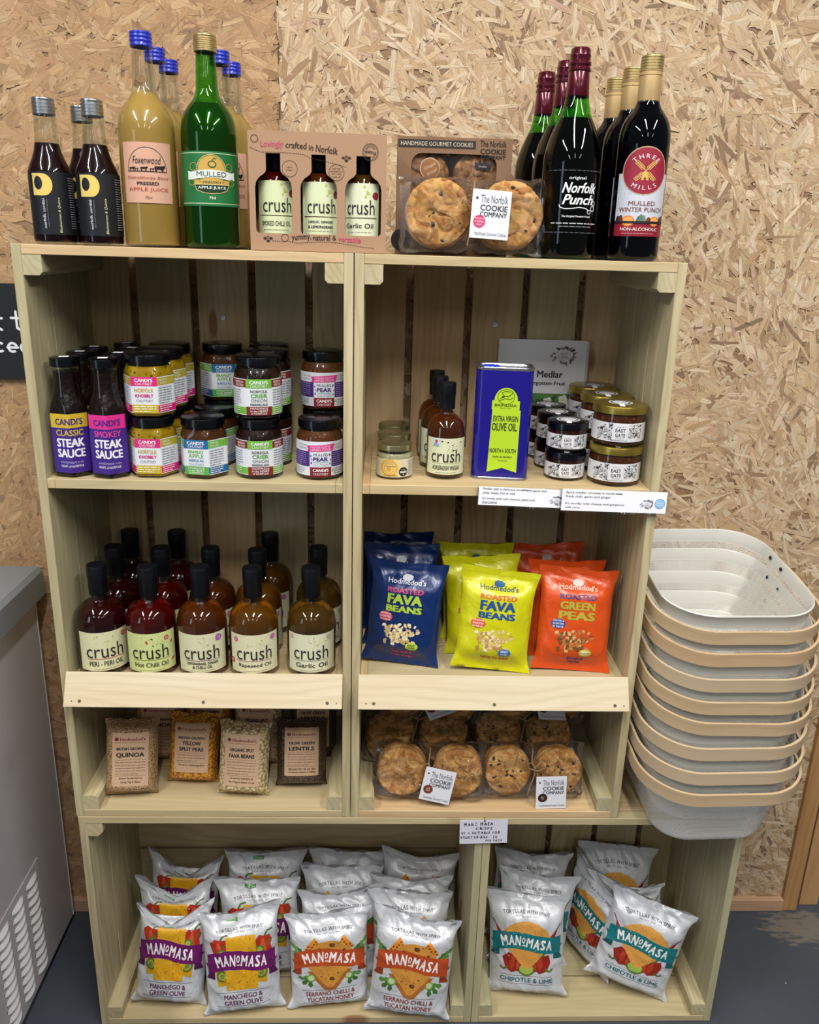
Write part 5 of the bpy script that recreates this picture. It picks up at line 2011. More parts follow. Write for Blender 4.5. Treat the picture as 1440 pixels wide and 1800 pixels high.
# ================================================================== cookies
def cookie_mesh(rad, th, seed, chips=0):
    rr = random.Random(seed)
    off = Vector((rr.uniform(0, 50), rr.uniform(0, 50), rr.uniform(0, 50)))
    mb = MB()
    n = 84
    prof = []
    for i in range(19):
        q = i / 18
        prof.append((rad * .90 * q, th * (.5 + .10 * (1 - q * q))))
    prof += [(rad * .965, th * .40), (rad, th * .12), (rad * .99, -th * .2), (rad * .95, -th * .42), (rad * .86, -th * .5), (0, -th * .5)]
    rings = []
    for (r_, h) in prof:
        ring = []
        for j in range(n):
            a = 2 * PI * j / n
            p = Vector((r_ * math.sin(a), 0, r_ * math.cos(a)))
            w = 1 + .035 * noise.noise(Vector((math.sin(a) * 1.6, math.cos(a) * 1.6, 0)) + off) + .015 * noise.noise(Vector((math.sin(a) * 6, math.cos(a) * 6, 3)) + off)
            p *= w
            d = 0
            if h > 0:
                d = .0022 * noise.noise(p * 60 + off) + .0018 * noise.noise(p * 140 + off) + .0008 * noise.noise(p * 300 + off)
                c = abs(noise.noise(p * 45 + off * 1.3))
                d -= .0042 * max(0, 1 - c * 8)
            ring.append((p.x, -(h + d), p.z))
        rings.append(ring)
    mb.rings(rings)
    for k in range(chips):
        an, q = rr.uniform(0, 2 * PI), rad * .85 * math.sqrt(rr.random())
        s = rr.uniform(.0022, .0048)
        cx, cz = q * math.sin(an), q * math.cos(an)
        b = rr.uniform(0, PI)
        V = [(cx, -(th * .6 + .0012), cz)]
        for m_ in range(7):
            e = 2 * PI * m_ / 7
            x, z = s * 1.4 * math.cos(e) * rr.uniform(.7, 1), s * .8 * math.sin(e) * rr.uniform(.7, 1)
            V.append((cx + x * math.cos(b) - z * math.sin(b), -(th * .5), cz + x * math.sin(b) + z * math.cos(b)))
        mb.add(V, [(0, 1 + i, 1 + (i + 1) % 7) for i in range(7)], 1)
    return mb


def film_pack(w, h, tk, seed, n=(40, 26)):
    """crumpled clear bag around two short stacks"""
    rr = random.Random(seed)
    off = Vector((rr.uniform(0, 50), rr.uniform(0, 50), 0))
    nu, nv = n
    V, F = [], []
    for side in (-1, 1):
        for j in range(nv + 1):
            for i in range(nu + 1):
                u, v = 2 * i / nu - 1, 2 * j / nv - 1
                ex = max(0, 1 - abs(u) ** 14) ** .5 * max(0, 1 - abs(v) ** 12) ** .5
                pin = 1 - .35 * math.exp(-(u / .12) ** 2)
                x = u * w / 2 * (1 + .05 * noise.noise(Vector((v * 3, side, 1)) + off) * (abs(u) ** 3))
                z = v * h / 2 * (1 + .10 * noise.noise(Vector((u * 4, 3, 1)) + off) * (abs(v) ** 3)) * (1 - .10 * math.exp(-(u / .10) ** 2))
                c = noise.noise(Vector((x * 40, z * 40, side * 3)) + off) + .5 * abs(noise.noise(Vector((x * 90, z * 70, 9)) + off))
                y = side * tk * ex * pin + side * .0030 * c
                V.append((x, y, z))
    m = (nu + 1) * (nv + 1)
    for j in range(nv):
        for i in range(nu):
            a = j * (nu + 1) + i
            F.append((a, a + 1, a + nu + 2, a + nu + 1))
            F.append((m + a, m + a + nu + 1, m + a + nu + 2, m + a + 1))
    return MB().add(V, F)


def tag_art(blob, bc, words):
    a = Art()
    a.rect(-.0270, -.0320, .0270, .0320, '#e2e3ea', 0)
    a.text('The Norfolk', .004, .0200, .0105, '#4a5062', 2, w=.038)
    a.text('COOKIE', .004, .0085, .0078, '#24262e', 2, w=.038, bold=.02)
    a.text('COMPANY', .004, .0000, .0066, '#24262e', 2, w=.038, bold=.02)
    a.disc(-.0150, -.0100, .0085, bc, 2, .0085, 22)
    for i, s in enumerate(words):
        a.text(s, -.0150, -.0100 + (len(words) - 1) * .0019 - i * .0038, .0026, '#f3e6e2', 3, maxw=.0145, bold=.01)
    a.text('Handmade Gourmet Cookies', .002, -.0255, .0050, '#6a7080', 2, w=.045)
    a.disc(-.0205, .0205, .0017, '#2b2c33', 2)
    return a.flat()


A_TAG = {
    'berry': tag_art(None, '#d2386f', ('Strawberry', '& White', 'Choc')),
    'honey': tag_art(None, '#7a3c28', ('oat', 'ginger')),
    'choc': tag_art(None, '#3a1c18', ('choc', 'chip')),
}
CK = {
    'plain': [cookie_mesh(.0440, .0135, s) for s in (1, 2, 3)],
    'choc': [cookie_mesh(.0420, .0135, s, 15) for s in (11, 12, 13)],
    'big': [cookie_mesh(.0465, .0145, s, 5) for s in (21, 22, 23)],
}
CKME = {}


def cookie_pack(kind, loc, label, rot, tagkind, tagpos=None, tagrot=0.0, grp=None, gap=None, seed=1, sag=0.0, twine=True, rest=None):
    t = thing('cookie_pack', loc, label, 'cookies', grp)
    t.rotation_euler = rot
    rad = {'plain': .0440, 'choc': .0420, 'big': .0465}[kind]
    th = .0140
    gap = gap or rad * 1.06
    rr = random.Random(seed)
    for s in (-1, 1):
        for k in range(3):
            key = (kind, rr.randrange(3))
            if key not in CKME:
                o = CK[kind][key[1]].build('cookie', [M_COOKIE, M_CHOC], t, 60)
                CKME[key] = o.data
            else:
                o = bpy.data.objects.new('cookie', CKME[key])
                COL.objects.link(o)
                o.parent = t
            o.location = (s * gap + rr.uniform(-.002, .002), -.0145 + k * th, rr.uniform(-.0015, .0015) - sag * k)
            o.rotation_euler = (R(rr.uniform(-2, 2)), rr.uniform(0, 6), R(rr.uniform(-2, 2)))
    film_pack(2 * (gap + rad) * 1.07, 2 * rad * 1.10, .0275, seed).build('wrapper', M_FILM, t, 80)
    if tagkind:
        tg = MB().box(-.0270, .0270, -.0006, 0, -.0320, .0320).build('paper_tag', M_CARD, t, 0)
        A_TAG[tagkind].build('printing', flat_map(0, -.0008, 0), tg)
        tg.location = tagpos
        tg.rotation_euler = (R(tagrot[0]), R(tagrot[1]), R(tagrot[2]))
    if twine:
        pts = [(0, -.012, rad * .95), (-.0035, -.026, rad * .45), (.002, -.031, .006), (-.002, -.031, -.010), (-.006, -.028, -rad * .5), (-.010, -.026, -rad * .95)]
        lp = [(.0, -.032, .010), (.012, -.036, .024), (.022, -.037, .026), (.020, -.036, .014), (.006, -.034, .006), (-.010, -.036, .012), (-.014, -.036, .020), (-.006, -.035, .022), (.002, -.033, .010)]
        MB().tube(pts, .0014, 6).tube(lp, .0014, 6).build('twine', M_TWINE, t, 80)
    if rest is not None:
        settle(t, rest)
    return t


# two big cookies' pack on the top, leaning on the cookie box
cookie_pack('big', (.6425, .0330, ZT + .0530), 'clear pack of large cookies with a white tag, on top beside the punch bottles', (R(-8), 0, R(2)), 'berry', (.0195, -.0390, -.0040), (4, 3, 0), None, .0505, 4, 0.0, True, ZT)


# cookie gift box
def cookie_box():
    X, Y, Z = .6190, .0990, ZT
    t = thing('cookie_box', (X, Y, Z), 'brown windowed cookie gift box standing behind the large cookie pack', 'cookie box', None, R(0))
    W, H, D = .1690, .1640, .055
    hw = W / 2
    card = plain('brown_cookie_card', '#866850', .75, 0, 0, .0003, .3, 300)
    P = []
    x0, x1, z0, z1, rc = -.0640, .0625, .0180, .1420, .016
    for cx, cz, a0 in ((x1 - rc, z0 + rc, 270), (x1 - rc, z1 - rc, 0), (x0 + rc, z1 - rc, 90), (x0 + rc, z0 + rc, 180)):
        for q in range(6):
            an = R(a0 + 18 * q)
            P.append((cx + rc * math.cos(an), cz + rc * math.sin(an)))
    a = Art()
    a.poly([(-hw, 0), (hw, 0), (hw, H), (-hw, H)], card, 0, [P])
    a.flat()
    mb = MB()
    a.emit(flat_map(0, 0, 0), mb)
    a.emit(lambda x, z, l: (x, .0012, z), mb)
    n = len(P)
    mb.add([(p[0], 0, p[1]) for p in P] + [(p[0], .0012, p[1]) for p in P], [(i, i + n, (i + 1) % n + n, (i + 1) % n) for i in range(n)])
    for b in ((-hw, -hw + .0012, 0, D, 0, H), (hw - .0012, hw, 0, D, 0, H), (-hw, hw, D - .0012, D, 0, H), (-hw, hw, 0, D, 0, .0012), (-hw, hw, 0, D, H - .0012, H)):
        mb.box(*b)
    mb.build('carton', card, t, 0)
    p = Art()
    p.rect(-.0835, .1490, .0300, .1600, '#2c2620', 1)
    p.text('HANDMADE GOURMET COOKIES', -.027, .1546, .0056, '#cfc4b4', 2, w=.106)
    k = '#241c16'
    p.text('The Norfolk', .0560, .1570, .0085, k, 2, w=.0390, bold=.008)
    p.text('COOKIE', .0560, .1465, .0070, k, 2, w=.0380, bold=.03)
    p.text('COMPANY', .0565, .1388, .0058, k, 2, w=.0370, bold=.03)
    p.disc(-.076, .020, .016, '#1c1a1d', 1)
    p.flat().build('printing', flat_map(0, -.0002, 0), t)
    g = thing('ginger_cookie_pack', (X, Y + .0245, Z + .0014), 'dark ginger cookies with a round sticker inside the windowed cookie box', 'cookies')
    for s in (-1, 1):
        for z in (.040, .112):
            o = cookie_mesh(.0345, .018, 31 + s + int(z * 100)).build('cookie', [M_COOKIE_D, M_CHOC], g, 60)
            o.location = (s * .0375 - .004, -.006, z)
    s = Art()
    s.disc(0, 0, .0150, '#e2cdb0', 0)
    s.disc(0, 0, .0138, '#b5763c', 1)
    s.text('Ginger', 0, .0030, .0058, '#f3e4cc', 2, w=.0190, rot=28)
    s.text('bread', .003, -.0040, .0050, '#f3e4cc', 2, w=.0150, rot=28)
    o = s.flat().build('sticker', flat_map(-.036, -.0205, .1200), g)
    fm = film_pack(.148, .136, .0150, 77).build('wrapper', M_FILM, g, 80)
    fm.location = (0, -.008, .078)
    # a small dark pendant sticker
    s2 = Art()
    s2.poly([(-.012, -.004), (.012, -.006), (.013, .004), (.006, .002), (.004, .009), (-.001, .003), (-.005, .009), (-.007, .003), (-.012, .006)], '#2a2023', 0)
    s2.text('Double', 0, -.001, .0030, '#d8cfc8', 1, w=.012)
    s2.flat().build('sticker', flat_map(.042, -.0215, .1260), g)


cookie_box()

Z4 = .4922
G4 = 'cookie packs on the lowest shelf of the right crate'
cookie_pack('plain', (.6160, .0520, Z4 + .0505), 'plain cookie pack at the front left of the lowest shelf, tag tipped sideways', (R(-15), 0, R(-2)), 'honey', (.0130, -.0385, -.0160), (10, 11, 0), G4, .0500, 5, 0.0, True, Z4)
cookie_pack('choc', (.8000, .0560, Z4 + .0500), 'chocolate chip cookie pack at the front right of the lowest shelf with an upright tag', (R(-15), 0, R(0)), 'choc', (.0290, -.0410, -.0290), (12, -2, 0), G4, .0465, 6, 0.0, True, Z4)
cookie_pack('plain', (.5935, .1330, Z4 + .0700), 'upper plain cookie pack lying stacked behind the front left one', (R(-70), 0, R(0)), None, None, 0, G4, .0500, 7, .004)
cookie_pack('choc', (.7960, .1360, Z4 + .0690), 'upper chocolate chip cookie pack lying stacked behind the front right one', (R(-66), 0, R(-3)), None, None, 0, G4, .0465, 8, .004)
cookie_pack('choc', (.8220, .1850, Z4 + .1120), 'topmost chocolate chip cookie pack at the back right, under the lip, tags showing', (R(-64), 0, R(4)), 'choc', (.0200, -.0300, -.0300), (0, 0, 8), G4, .0465, 9)
cookie_pack('plain', (.6180, .1880, Z4 + .1120), 'topmost plain cookie pack at the back left, under the lip, with a slanted tag', (R(-64), 0, R(-3)), 'honey', (.0150, -.0300, -.0270), (0, -24, 0), G4, .0500, 10)


# ================================================================== soft bags
class Pouch:
    def __init__(s, W, H, T, seed, nu=30, nv=38, dip=0.0, bend=0.0, wr=.004, ear=.006, full=(.03, .20, .74, .97), pinch=.05, skew=0.0, tb=.8, ep=2.4):
        rr = random.Random(seed)
        s.W, s.H, s.nu, s.nv = W, H, nu, nv
        off = Vector((rr.uniform(0, 60), rr.uniform(0, 60), rr.uniform(0, 60)))

        def ss(a, b, x):
            q = min(max((x - a) / (b - a), 0), 1)
            return q * q * (3 - 2 * q)
        s.P = {-1: [], 1: []}
        dc = rr.uniform(-.25, .35)
        for j in range(nv + 1):
            v = j / nv
            S = ss(full[0], full[1], v) * (1 - ss(full[2], full[3], v))
            row = {-1: [], 1: []}
            for i in range(nu + 1):
                u = 2 * i / nu - 1
                E = max(0, 1 - abs(u) ** ep) ** .7
                for side in (-1, 1):
                    x = u * W / 2 * (1 - pinch * S)
                    z = v * H
                    q = Vector((x * 22, z * 22, side * 2.0)) + off
                    n1 = noise.noise(q)
                    rd = 1 - abs(noise.noise(Vector((x * 30 + z * 16, z * 20 - x * 10, 4)) + off)) * 2
                    edge = 1 - .65 * S * E
                    y = side * T * (1 if side < 0 else tb) * S * E
                    y += side * wr * (.55 * n1 + .9 * max(0, rd - .45) * 1.3) * edge * (1 if abs(u) < .999 else 0) * (1 if v > .012 else .3)
                    tp = ss(.70, 1, v)
                    z -= 1.5 * dip * tp * max(0, 1 - abs((u - dc) / (1.05 + abs(dc))) ** 1.3)
                    y += (bend + dip * .10 * (1 - abs(u))) * tp
                    c = abs(u) ** 5
                    x += (1 if u > 0 else -1) * ear * c * (ss(.85, 1, v) + ss(.13, 0, v))
                    y -= ear * .8 * c * (ss(.85, 1, v) + ss(.13, 0, v))
                    z += skew * u * tp + .0025 * noise.noise(Vector((u * 3, v, 7)) + off) * tp
                    row[side].append(Vector((x, y, z)))
            for side in (-1, 1):
                s.P[side].append(row[side])

    def at(s, x, y, l):
        a = min(max((x / s.W + .5) * s.nu, 0), s.nu - 1e-6)
        b = min(max(y / s.H * s.nv, 0), s.nv - 1e-6)
        i, j = int(a), int(b)
        fa, fb = a - i, b - j
        P = s.P[-1]
        p00, p10, p01, p11 = P[j][i], P[j][i + 1], P[j + 1][i], P[j + 1][i + 1]
        # same two triangles as the surface itself
        if fa + fb <= 1:
            p = p00 + (p10 - p00) * fa + (p01 - p00) * fb
            nn = (p10 - p00).cross(p01 - p00)
        else:
            p = p11 + (p01 - p11) * (1 - fa) + (p10 - p11) * (1 - fb)
            nn = (p01 - p11).cross(p10 - p11)
        nn.normalize()
        return p + nn * (l + .0002)

    def mesh(s):
        mb = MB()
        nu, nv = s.nu, s.nv
        V, F = [], []
        for side in (-1, 1):
            for j in range(nv + 1):
                V += s.P[side][j]
        m = (nu + 1) * (nv + 1)
        for j in range(nv):
            for i in range(nu):
                a = j * (nu + 1) + i
                F += [(a, a + 1, a + nu + 1), (a + 1, a + nu + 2, a + nu + 1)]
                F += [(m + a, m + a + nu + 1, m + a + 1), (m + a + 1, m + a + nu + 1, m + a + nu + 2)]
        for j in range(nv):
            a = j * (nu + 1)
            F += [(a, a + nu + 1, m + a + nu + 1, m + a)]
            b = a + nu
            F += [(b, m + b, m + b + nu + 1, b + nu + 1)]
        for i in range(nu):
            F += [(i + 1, i, m + i, m + i + 1)]
            a = nv * (nu + 1) + i
            F += [(a, a + 1, m + a + 1, m + a)]
        mb.add(V, F)
        return mb

    def lat(s):
        return ([(-.5 + i / s.nu) * s.W for i in range(1, s.nu)], [s.H * j / s.nv for j in range(1, s.nv)])


def bag(name, P, art, film, loc, rot, label, cat, grp, seal=True, sz=1.0):
    t = thing(name, loc, label, cat, grp)
    t.rotation_euler = rot
    P.mesh().build('pouch', film, t, 70)
    if art is not None:
        art.build('print', (lambda x, y, l: P.at(x, .015 + .94 * y, l)) if name == 'crisp_packet' else P.at, t, 70)
    if seal:
        mb = MB()
        rows = []
        n = P.nv
        for nm, j0, j1 in (('top_seal', n - 2, n), ('bottom_seal', 0, 1)):
            V, F = [], []
            k = P.nu + 1
            for j in (j0, j1):
                V += [P.P[-1][j][i] + Vector((0, -.0005, 0)) for i in range(k)]
            for j in (j0, j1):
                V += [P.P[1][j][i] + Vector((0, .0005, 0)) for i in range(k)]
            for i in range(k - 1):
                F += [(i, i + 1, k + i + 1, k + i), (2 * k + i, 3 * k + i, 3 * k + i + 1, 2 * k + i + 1)]
                F += [(k + i, k + i + 1, 3 * k + i + 1, 3 * k + i), (i, 2 * k + i, 2 * k + i + 1, i + 1)]
            MB().add(V, F).build(nm, film, t, 70)
    t.scale = (1, 1, sz)
    return settle(t, loc[2])


# ---- roasted bean packets on the lipped shelf
BW, BH = .127, .176


def bean_art(body, brand, logo, w1, c1, w2, c2, w3, c3, badge, ready, foot, footc, beans):
    a = Art()
    a.poly([(-.009 + .0, .1465), (-.0085, .1530), (-.003, .1565), (.004, .1560), (.0095, .1525), (.0085, .1470), (.004, .1445), (-.004, .1445)], logo, 1)
    a.text("Hodmedod's", 0, .1430, .0092, brand, 2, w=.066, bold=.012)
    a.text(w1, 0, .1275, .0082, c1, 2, w=.064, bold=.035)
    a.text(w2, 0, .1130, .0165 if len(w2) < 5 else .0135, c2, 2, w=.062, bold=.05)
    a.text(w3, 0, .0965, .0110 if len(w3) > 4 else .0140, c2 if c3 is None else c3, 2, w=.064, bold=.05)
    pts = [(-.031 + .0125 * math.cos(R(i * 24)), .0815 + .0082 * math.sin(R(i * 24))) for i in range(15)]
    a.poly(pts, badge, 4)
    for i, s in enumerate(('GROWN &', 'ROASTED', 'IN THE UK')):
        a.text(s, -.031, .0865 - i * .0050, .0030, '#f2ece0', 5, w=.0185, bold=.02)
    rr = random.Random(4)
    for i in range(95):
        x, y = rr.gauss(-.003, .0155), rr.gauss(.0545, .0090)
        if abs(x) > .034 or abs(y - .0545) > .020:
            continue
        b = rr.uniform(0, PI)
        s = rr.uniform(.0030, .0046)
        P = [(s * math.cos(q) * 1.0, s * .62 * math.sin(q)) for q in (i_ * PI / 4 for i_ in range(8))]
        a.poly([(x + p[0] * math.cos(b) - p[1] * math.sin(b), y + p[0] * math.sin(b) + p[1] * math.cos(b)) for p in P], rr.choice(beans), 1 + i % 3)
    a.poly([(.020 + .0115 * math.cos(R(i * 24)), .0355 + .0066 * math.sin(R(i * 24))) for i in range(15)], ready, 4)
    rc = '#24304a' if ready == '#b5cf3a' else '#eef2f2'
    a.text('READY', .020, .0378, .0032, rc, 5, w=.013, bold=.02)
    a.text('TO EAT', .020, .0330, .0032, rc, 5, w=.013, bold=.02)
    for i, s in enumerate(foot):
        a.text(s, .004, .0240 - i * .0085, .0066, footc, 2, maxw=.062, bold=.025)
    return a


BEANS = {
    'blue': (bean_art('#0f2c66', '#d9dde6', '#c9ced8', 'ROASTED', '#c03a68', 'FAVA', '#a9c83a', 'BEANS', None, '#c8486e', '#b5cf3a', ('Sea Salt &', 'Cider Vinegar'), '#c03a68', ['#d8c79c', '#c9b27c', '#e6dcc0', '#b59a60']), foil_mat('navy_film', '#0b2a62', .3, .1)),
    'yellow': (bean_art('#c8c81c', '#1f4a6a', '#1f5a8c', 'ROASTED', '#c8502a', 'FAVA', '#1f4f8f', 'BEANS', None, '#d2503a', '#2a6aa8', ('Lightly Sea Salted',), '#c8502a', ['#d9bf86', '#c9a868', '#e8d8b0', '#b08a50']), foil_mat('lemon_film', '#cdcc10', .3, .05)),
    'orange': (bean_art('#d8541e', '#ead8c8', '#d8cfc8', 'ROASTED', '#3a3f7c', 'GREEN', '#b0a83a', 'PEAS', None, '#2f4f9a', '#c9b53a', ('Smoked', 'Paprika'), '#3f4590', ['#b8763a', '#8a5a2c', '#d8a870', '#6e4a26']), foil_mat('orange_film', '#d64e16', .3, .05)),
}
Pd = Pouch(BW, BH, .02, 1)
for k in BEANS:
    BEANS[k][0].cut(*Pd.lat())
for k, x, y, yaw, roll, H, sd, lb in (
        ('blue', .5560, .0560, -10, 3, .180, 1, 'front navy packet of roasted fava beans beside the centre post'),
        ('blue', .5570, .1300, -3, 0, .192, 2, 'middle navy packet, directly behind the front navy one'),
        ('blue', .5530, .1930, -3, -1, .190, 3, 'rear navy packet, at the back of its file'),
        ('yellow', .7090, .0340, -4, 4, .178, 4, 'front lemon-yellow packet of roasted fava beans'),
        ('yellow', .7030, .0960, -3, -3, .182, 5, 'middle lemon-yellow packet, directly behind the front one'),
        ('yellow', .7000, .1530, -4, -3, .184, 6, 'rear lemon-yellow packet, showing its left edge down to the shelf'),
        ('orange', .8480, .0380, -4, 2, .182, 7, 'front orange packet of roasted peas'),
        ('orange', .8430, .0920, -2, 0, .180, 8, 'middle orange packet, pressed behind the front one'),
        ('orange', .8330, .1660, -4, -4, .180, 9, 'rear orange packet, against the back slats')):
    rear = sd % 3 != 1
    P = Pouch(BW, BH, .0210, sd * 5 + 2, 28, 34, .004, .002, .0045, .004, (.03, .22, .70, .93), .05, 0.0)
    P.H = BH
    bag('bean_packet', P, BEANS[k][0], BEANS[k][1], (x, y, .7506), (R(-11 if not rear else -5), R(roll), R(yaw)), lb, 'packet', '%s bean packets' % k, True, H / BH)


# ---- dry pulses in clear bags
PW, PH = .090, .134


def pulse_art(lines, foot, up=.0, bigger=1.0):
    a = Art()
    w, y0, y1 = .031, .022 + up, .116 + up
    a.rect(-w, y0, w, y1, plain('buff_label_paper', '#c3a283', .75), 0)
    a.poly([(-.027, y1 - .0125), (-.026, y1 - .0085), (-.0225, y1 - .0075), (-.0195, y1 - .010), (-.0205, y1 - .0135), (-.024, y1 - .0145)], '#7c2030', 2)
    a.text("Hodmedod's", .0040, y1 - .0110, .0062, '#7c2030', 2, w=.043, bold=.02)
    a.text("Britain's pulse & grain pioneers", .0, y1 - .0172, .0022, '#7c2030', 2, w=.050)
    y = y1 - .0255
    for s, h, wd in lines:
        a.text(s, 0, y - h / 2, h, '#1f1a1c', 2, w=wd, bold=.035)
        y -= h + .0042
    a.rect(-.027, y + .0005, .027, y + .0011, '#8a6a55', 1)
    yb = y0 + .0195
    n = max(2, int((y - yb) / .0052))
    a.para(-.0255, .0255, y - .001, yb, n, '#7a6455', 2, 6, .32)
    a.rect(-.027, yb - .0010, .027, yb - .0004, '#8a6a55', 1)
    for i, s in enumerate(foot):
        a.text(s, .001, yb - .0055 - i * .0068, .0042, '#2b2224', 2, maxw=.050, bold=.02)
    return a


Pp = Pouch(PW, PH, .02, 1, 26, 34)
PULSE = {
    'quinoa': (pulse_art([('BRITISH GROWN', .0050, .047), ('QUINOA', .0092, .048)], ('Grown by the Fairs at', 'Great Tey in Essex')), grain_mat('quinoa_grain', '#c3a27a', '#a98660', '#7a5b3c', 420)),
    'split': (pulse_art([('BRITISH GROWN', .0048, .047), ('YELLOW', .0072, .034), ('SPLIT PEAS', .0072, .044)], ('Grown in Cambridgeshire',), .004), grain_mat('split_pea_grain', '#d59a34', '#c27f22', '#8a5614', 210)),
    'fava': (pulse_art([('ORGANIC SPLIT', .0060, .044), ('FAVA BEANS', .0072, .046)], ('Grown by members of', 'the Organic Beans Co-op'), .001), grain_mat('split_fava_grain', '#dac9a4', '#c4af86', '#8d774f', 190)),
    'lentil': (pulse_art([('OLIVE GREEN', .0058, .046), ('LENTILS', .0078, .046)], ('Grown for us on the', 'Hockerley Estate in Suffolk'), .006), grain_mat('lentil_grain', '#5d4434', '#46322a', '#241814', 330)),
}
for k in PULSE:
    PULSE[k][0].cut(*Pp.lat())
GP = 'bags of dry pulses and grain'
for k, x, y, yaw, roll, H, sd, lb in (
        ('quinoa', .0840, .0420, 8, 3, .138, 1, 'front clear bag of quinoa beside the left batten'),
        ('split', .1840, .0800, -1, 2, .130, 2, 'front clear bag of yellow split peas'),
        ('fava', .2810, .0450, -4, 1, .135, 3, 'front clear bag of pale split fava beans'),
        ('lentil', .3830, .0720, 4, 1, .124, 4, 'front clear bag of dark olive lentils by the right batten'),
        ('quinoa', .1080, .1500, 3, 2, .138, 5, 'rear clear bag of quinoa, half hidden behind the front one'),
        ('split', .1960, .1620, -1, 2, .146, 6, 'rear clear bag of yellow split peas, top under the lip'),
        ('fava', .2960, .1400, -2, 0, .148, 7, 'rear clear bag of split fava beans, rising behind the front one'),
        ('lentil', .3980, .1600, 2, 0, .146, 8, 'rear clear bag of dark lentils in the right corner')):
    P = Pouch(PW, PH, .0230, sd * 7 + 3, 26, 34, .002, .004, .0028, .002, (.0, .12, .86, 1.0), .02, 0.0, .8, 5.0)
    bag('pulse_bag', P, PULSE[k][0], PULSE[k][1], (x, y, Z4), (R(-13 if sd < 5 else -6), R(roll), R(yaw)), lb, 'bag', GP, False, H / PH)


# ---- tortilla crisp packets
CW, CH = .158, .224


def banner(a, col, dark, y0, hgt, rise, tail=.012):
    """waving ribbon with swallow tails"""
    hw = CW * .455
    for s in (-1, 1):
        yb = y0 - .010 if s < 0 else y0 - .012
        a.poly([(s * hw * .80, yb), (s * (hw + .004), yb - .002), (s * (hw - .004), yb + hgt * .42), (s * (hw + .004), yb + hgt * .80), (s * hw * .80, yb + hgt * .75)][::1 if s > 0 else -1], dark, 4)
    up, lo = [], []
    n = 16
    for i in range(n + 1):
        q = i / n
        w = rise * math.sin(PI * q) + .004 * math.sin(2 * PI * q)
        x = -hw + 2 * hw * q
        up.append((x, y0 + hgt + w))
        lo.append((x, y0 + w))
    a.poly(lo + up[::-1], col, 5)
    # brand lettering follows the wave
    st = [('M', 1), ('A', 1), ('N', 1), ('o', .58), ('M', 1), ('A', 1), ('S', 1), ('A', 1)]
    adv = []
    H = hgt * .60
    for ch, k in st:
        adv.append({'M': .0160, 'A': .0140, 'N': .0138, 'o': .0098, 'S': .0122}[ch])
    tot = sum(adv)
    x = -tot / 2
    for (ch, k), d in zip(st, adv):
        q = (x + d / 2 + hw) / (2 * hw)
        w = rise * math.sin(PI * q) + .004 * math.sin(2 * PI * q)
        slope = math.degrees(math.atan((rise * PI * math.cos(PI * q) + .008 * PI * math.cos(2 * PI * q)) / (2 * hw)))
        yc = y0 + hgt * .5 + w
        if ch == 'o':
            a.text('O', x + d / 2, yc + H * .12, H * .62, '#f4f1f2', 7, w=d * .74, bold=.045, rot=slope)
            a.line([(x + d * .16, yc - H * .40), (x + d * .84, yc - H * .40)], .0022, '#f4f1f2', 7)
        else:
            a.text(ch, x + d / 2, yc, H, '#f4f1f2', 7, w=d * .84, bold=.034, rot=slope)
        x += d


def pepper(a, x, y, r_, c, c2, st, L=2):
    a.poly([(x - r_, y + r_ * .3), (x - r_ * .7, y - r_ * .7), (x - r_ * .1, y - r_ * 1.15), (x + r_ * .6, y - r_ * .9), (x + r_, y), (x + r_ * .8, y + r_ * .8), (x + r_ * .2, y + r_ * .7), (x - r_ * .4, y + r_ * .95)], c, L)
    a.poly([(x - r_ * .1, y - r_ * .9), (x + r_ * .25, y - r_ * .3), (x + r_ * .15, y + r_ * .5), (x - r_ * .12, y + r_ * .5), (x - r_ * .3, y - r_ * .2)], c2, L + 1)
    a.line([(x + r_ * .2, y + r_ * .7), (x + r_ * .5, y + r_ * 1.25), (x + r_ * 1.1, y + r_ * 1.4)], r_ * .20, st, L + 1)


def specks(a, pts_in, n, cols, L, s0, s1, sd):
    rr = random.Random(sd)
    x0, x1 = min(p[0] for p in pts_in), max(p[0] for p in pts_in)
    y0, y1 = min(p[1] for p in pts_in), max(p[1] for p in pts_in)
    k = 0
    while k < n:
        x, y = rr.uniform(x0, x1), rr.uniform(y0, y1)
        ins = False
        m = len(pts_in)
        for i in range(m):
            (ax, ay), (bx, by) = pts_in[i], pts_in[(i + 1) % m]
            if (ay > y) != (by > y) and x < (bx - ax) * (y - ay) / (by - ay) + ax:
                ins = not ins
        k += 1
        if ins:
            a.disc(x, y, rr.uniform(s0, s1), rr.choice(cols), L, rr.uniform(s0, s1), 7)


def leaf(a, x, y, l, ang, c, L=2):
    cs, sn = math.cos(R(ang)), math.sin(R(ang))
    P = [(0, 0), (.35, .22), (.5, .12), (.75, .2), (1, 0), (.75, -.2), (.5, -.12), (.35, -.22)]
    a.poly([(x + (p[0] * cs - p[1] * sn) * l, y + (p[0] * sn + p[1] * cs) * l) for p in P], c, L)


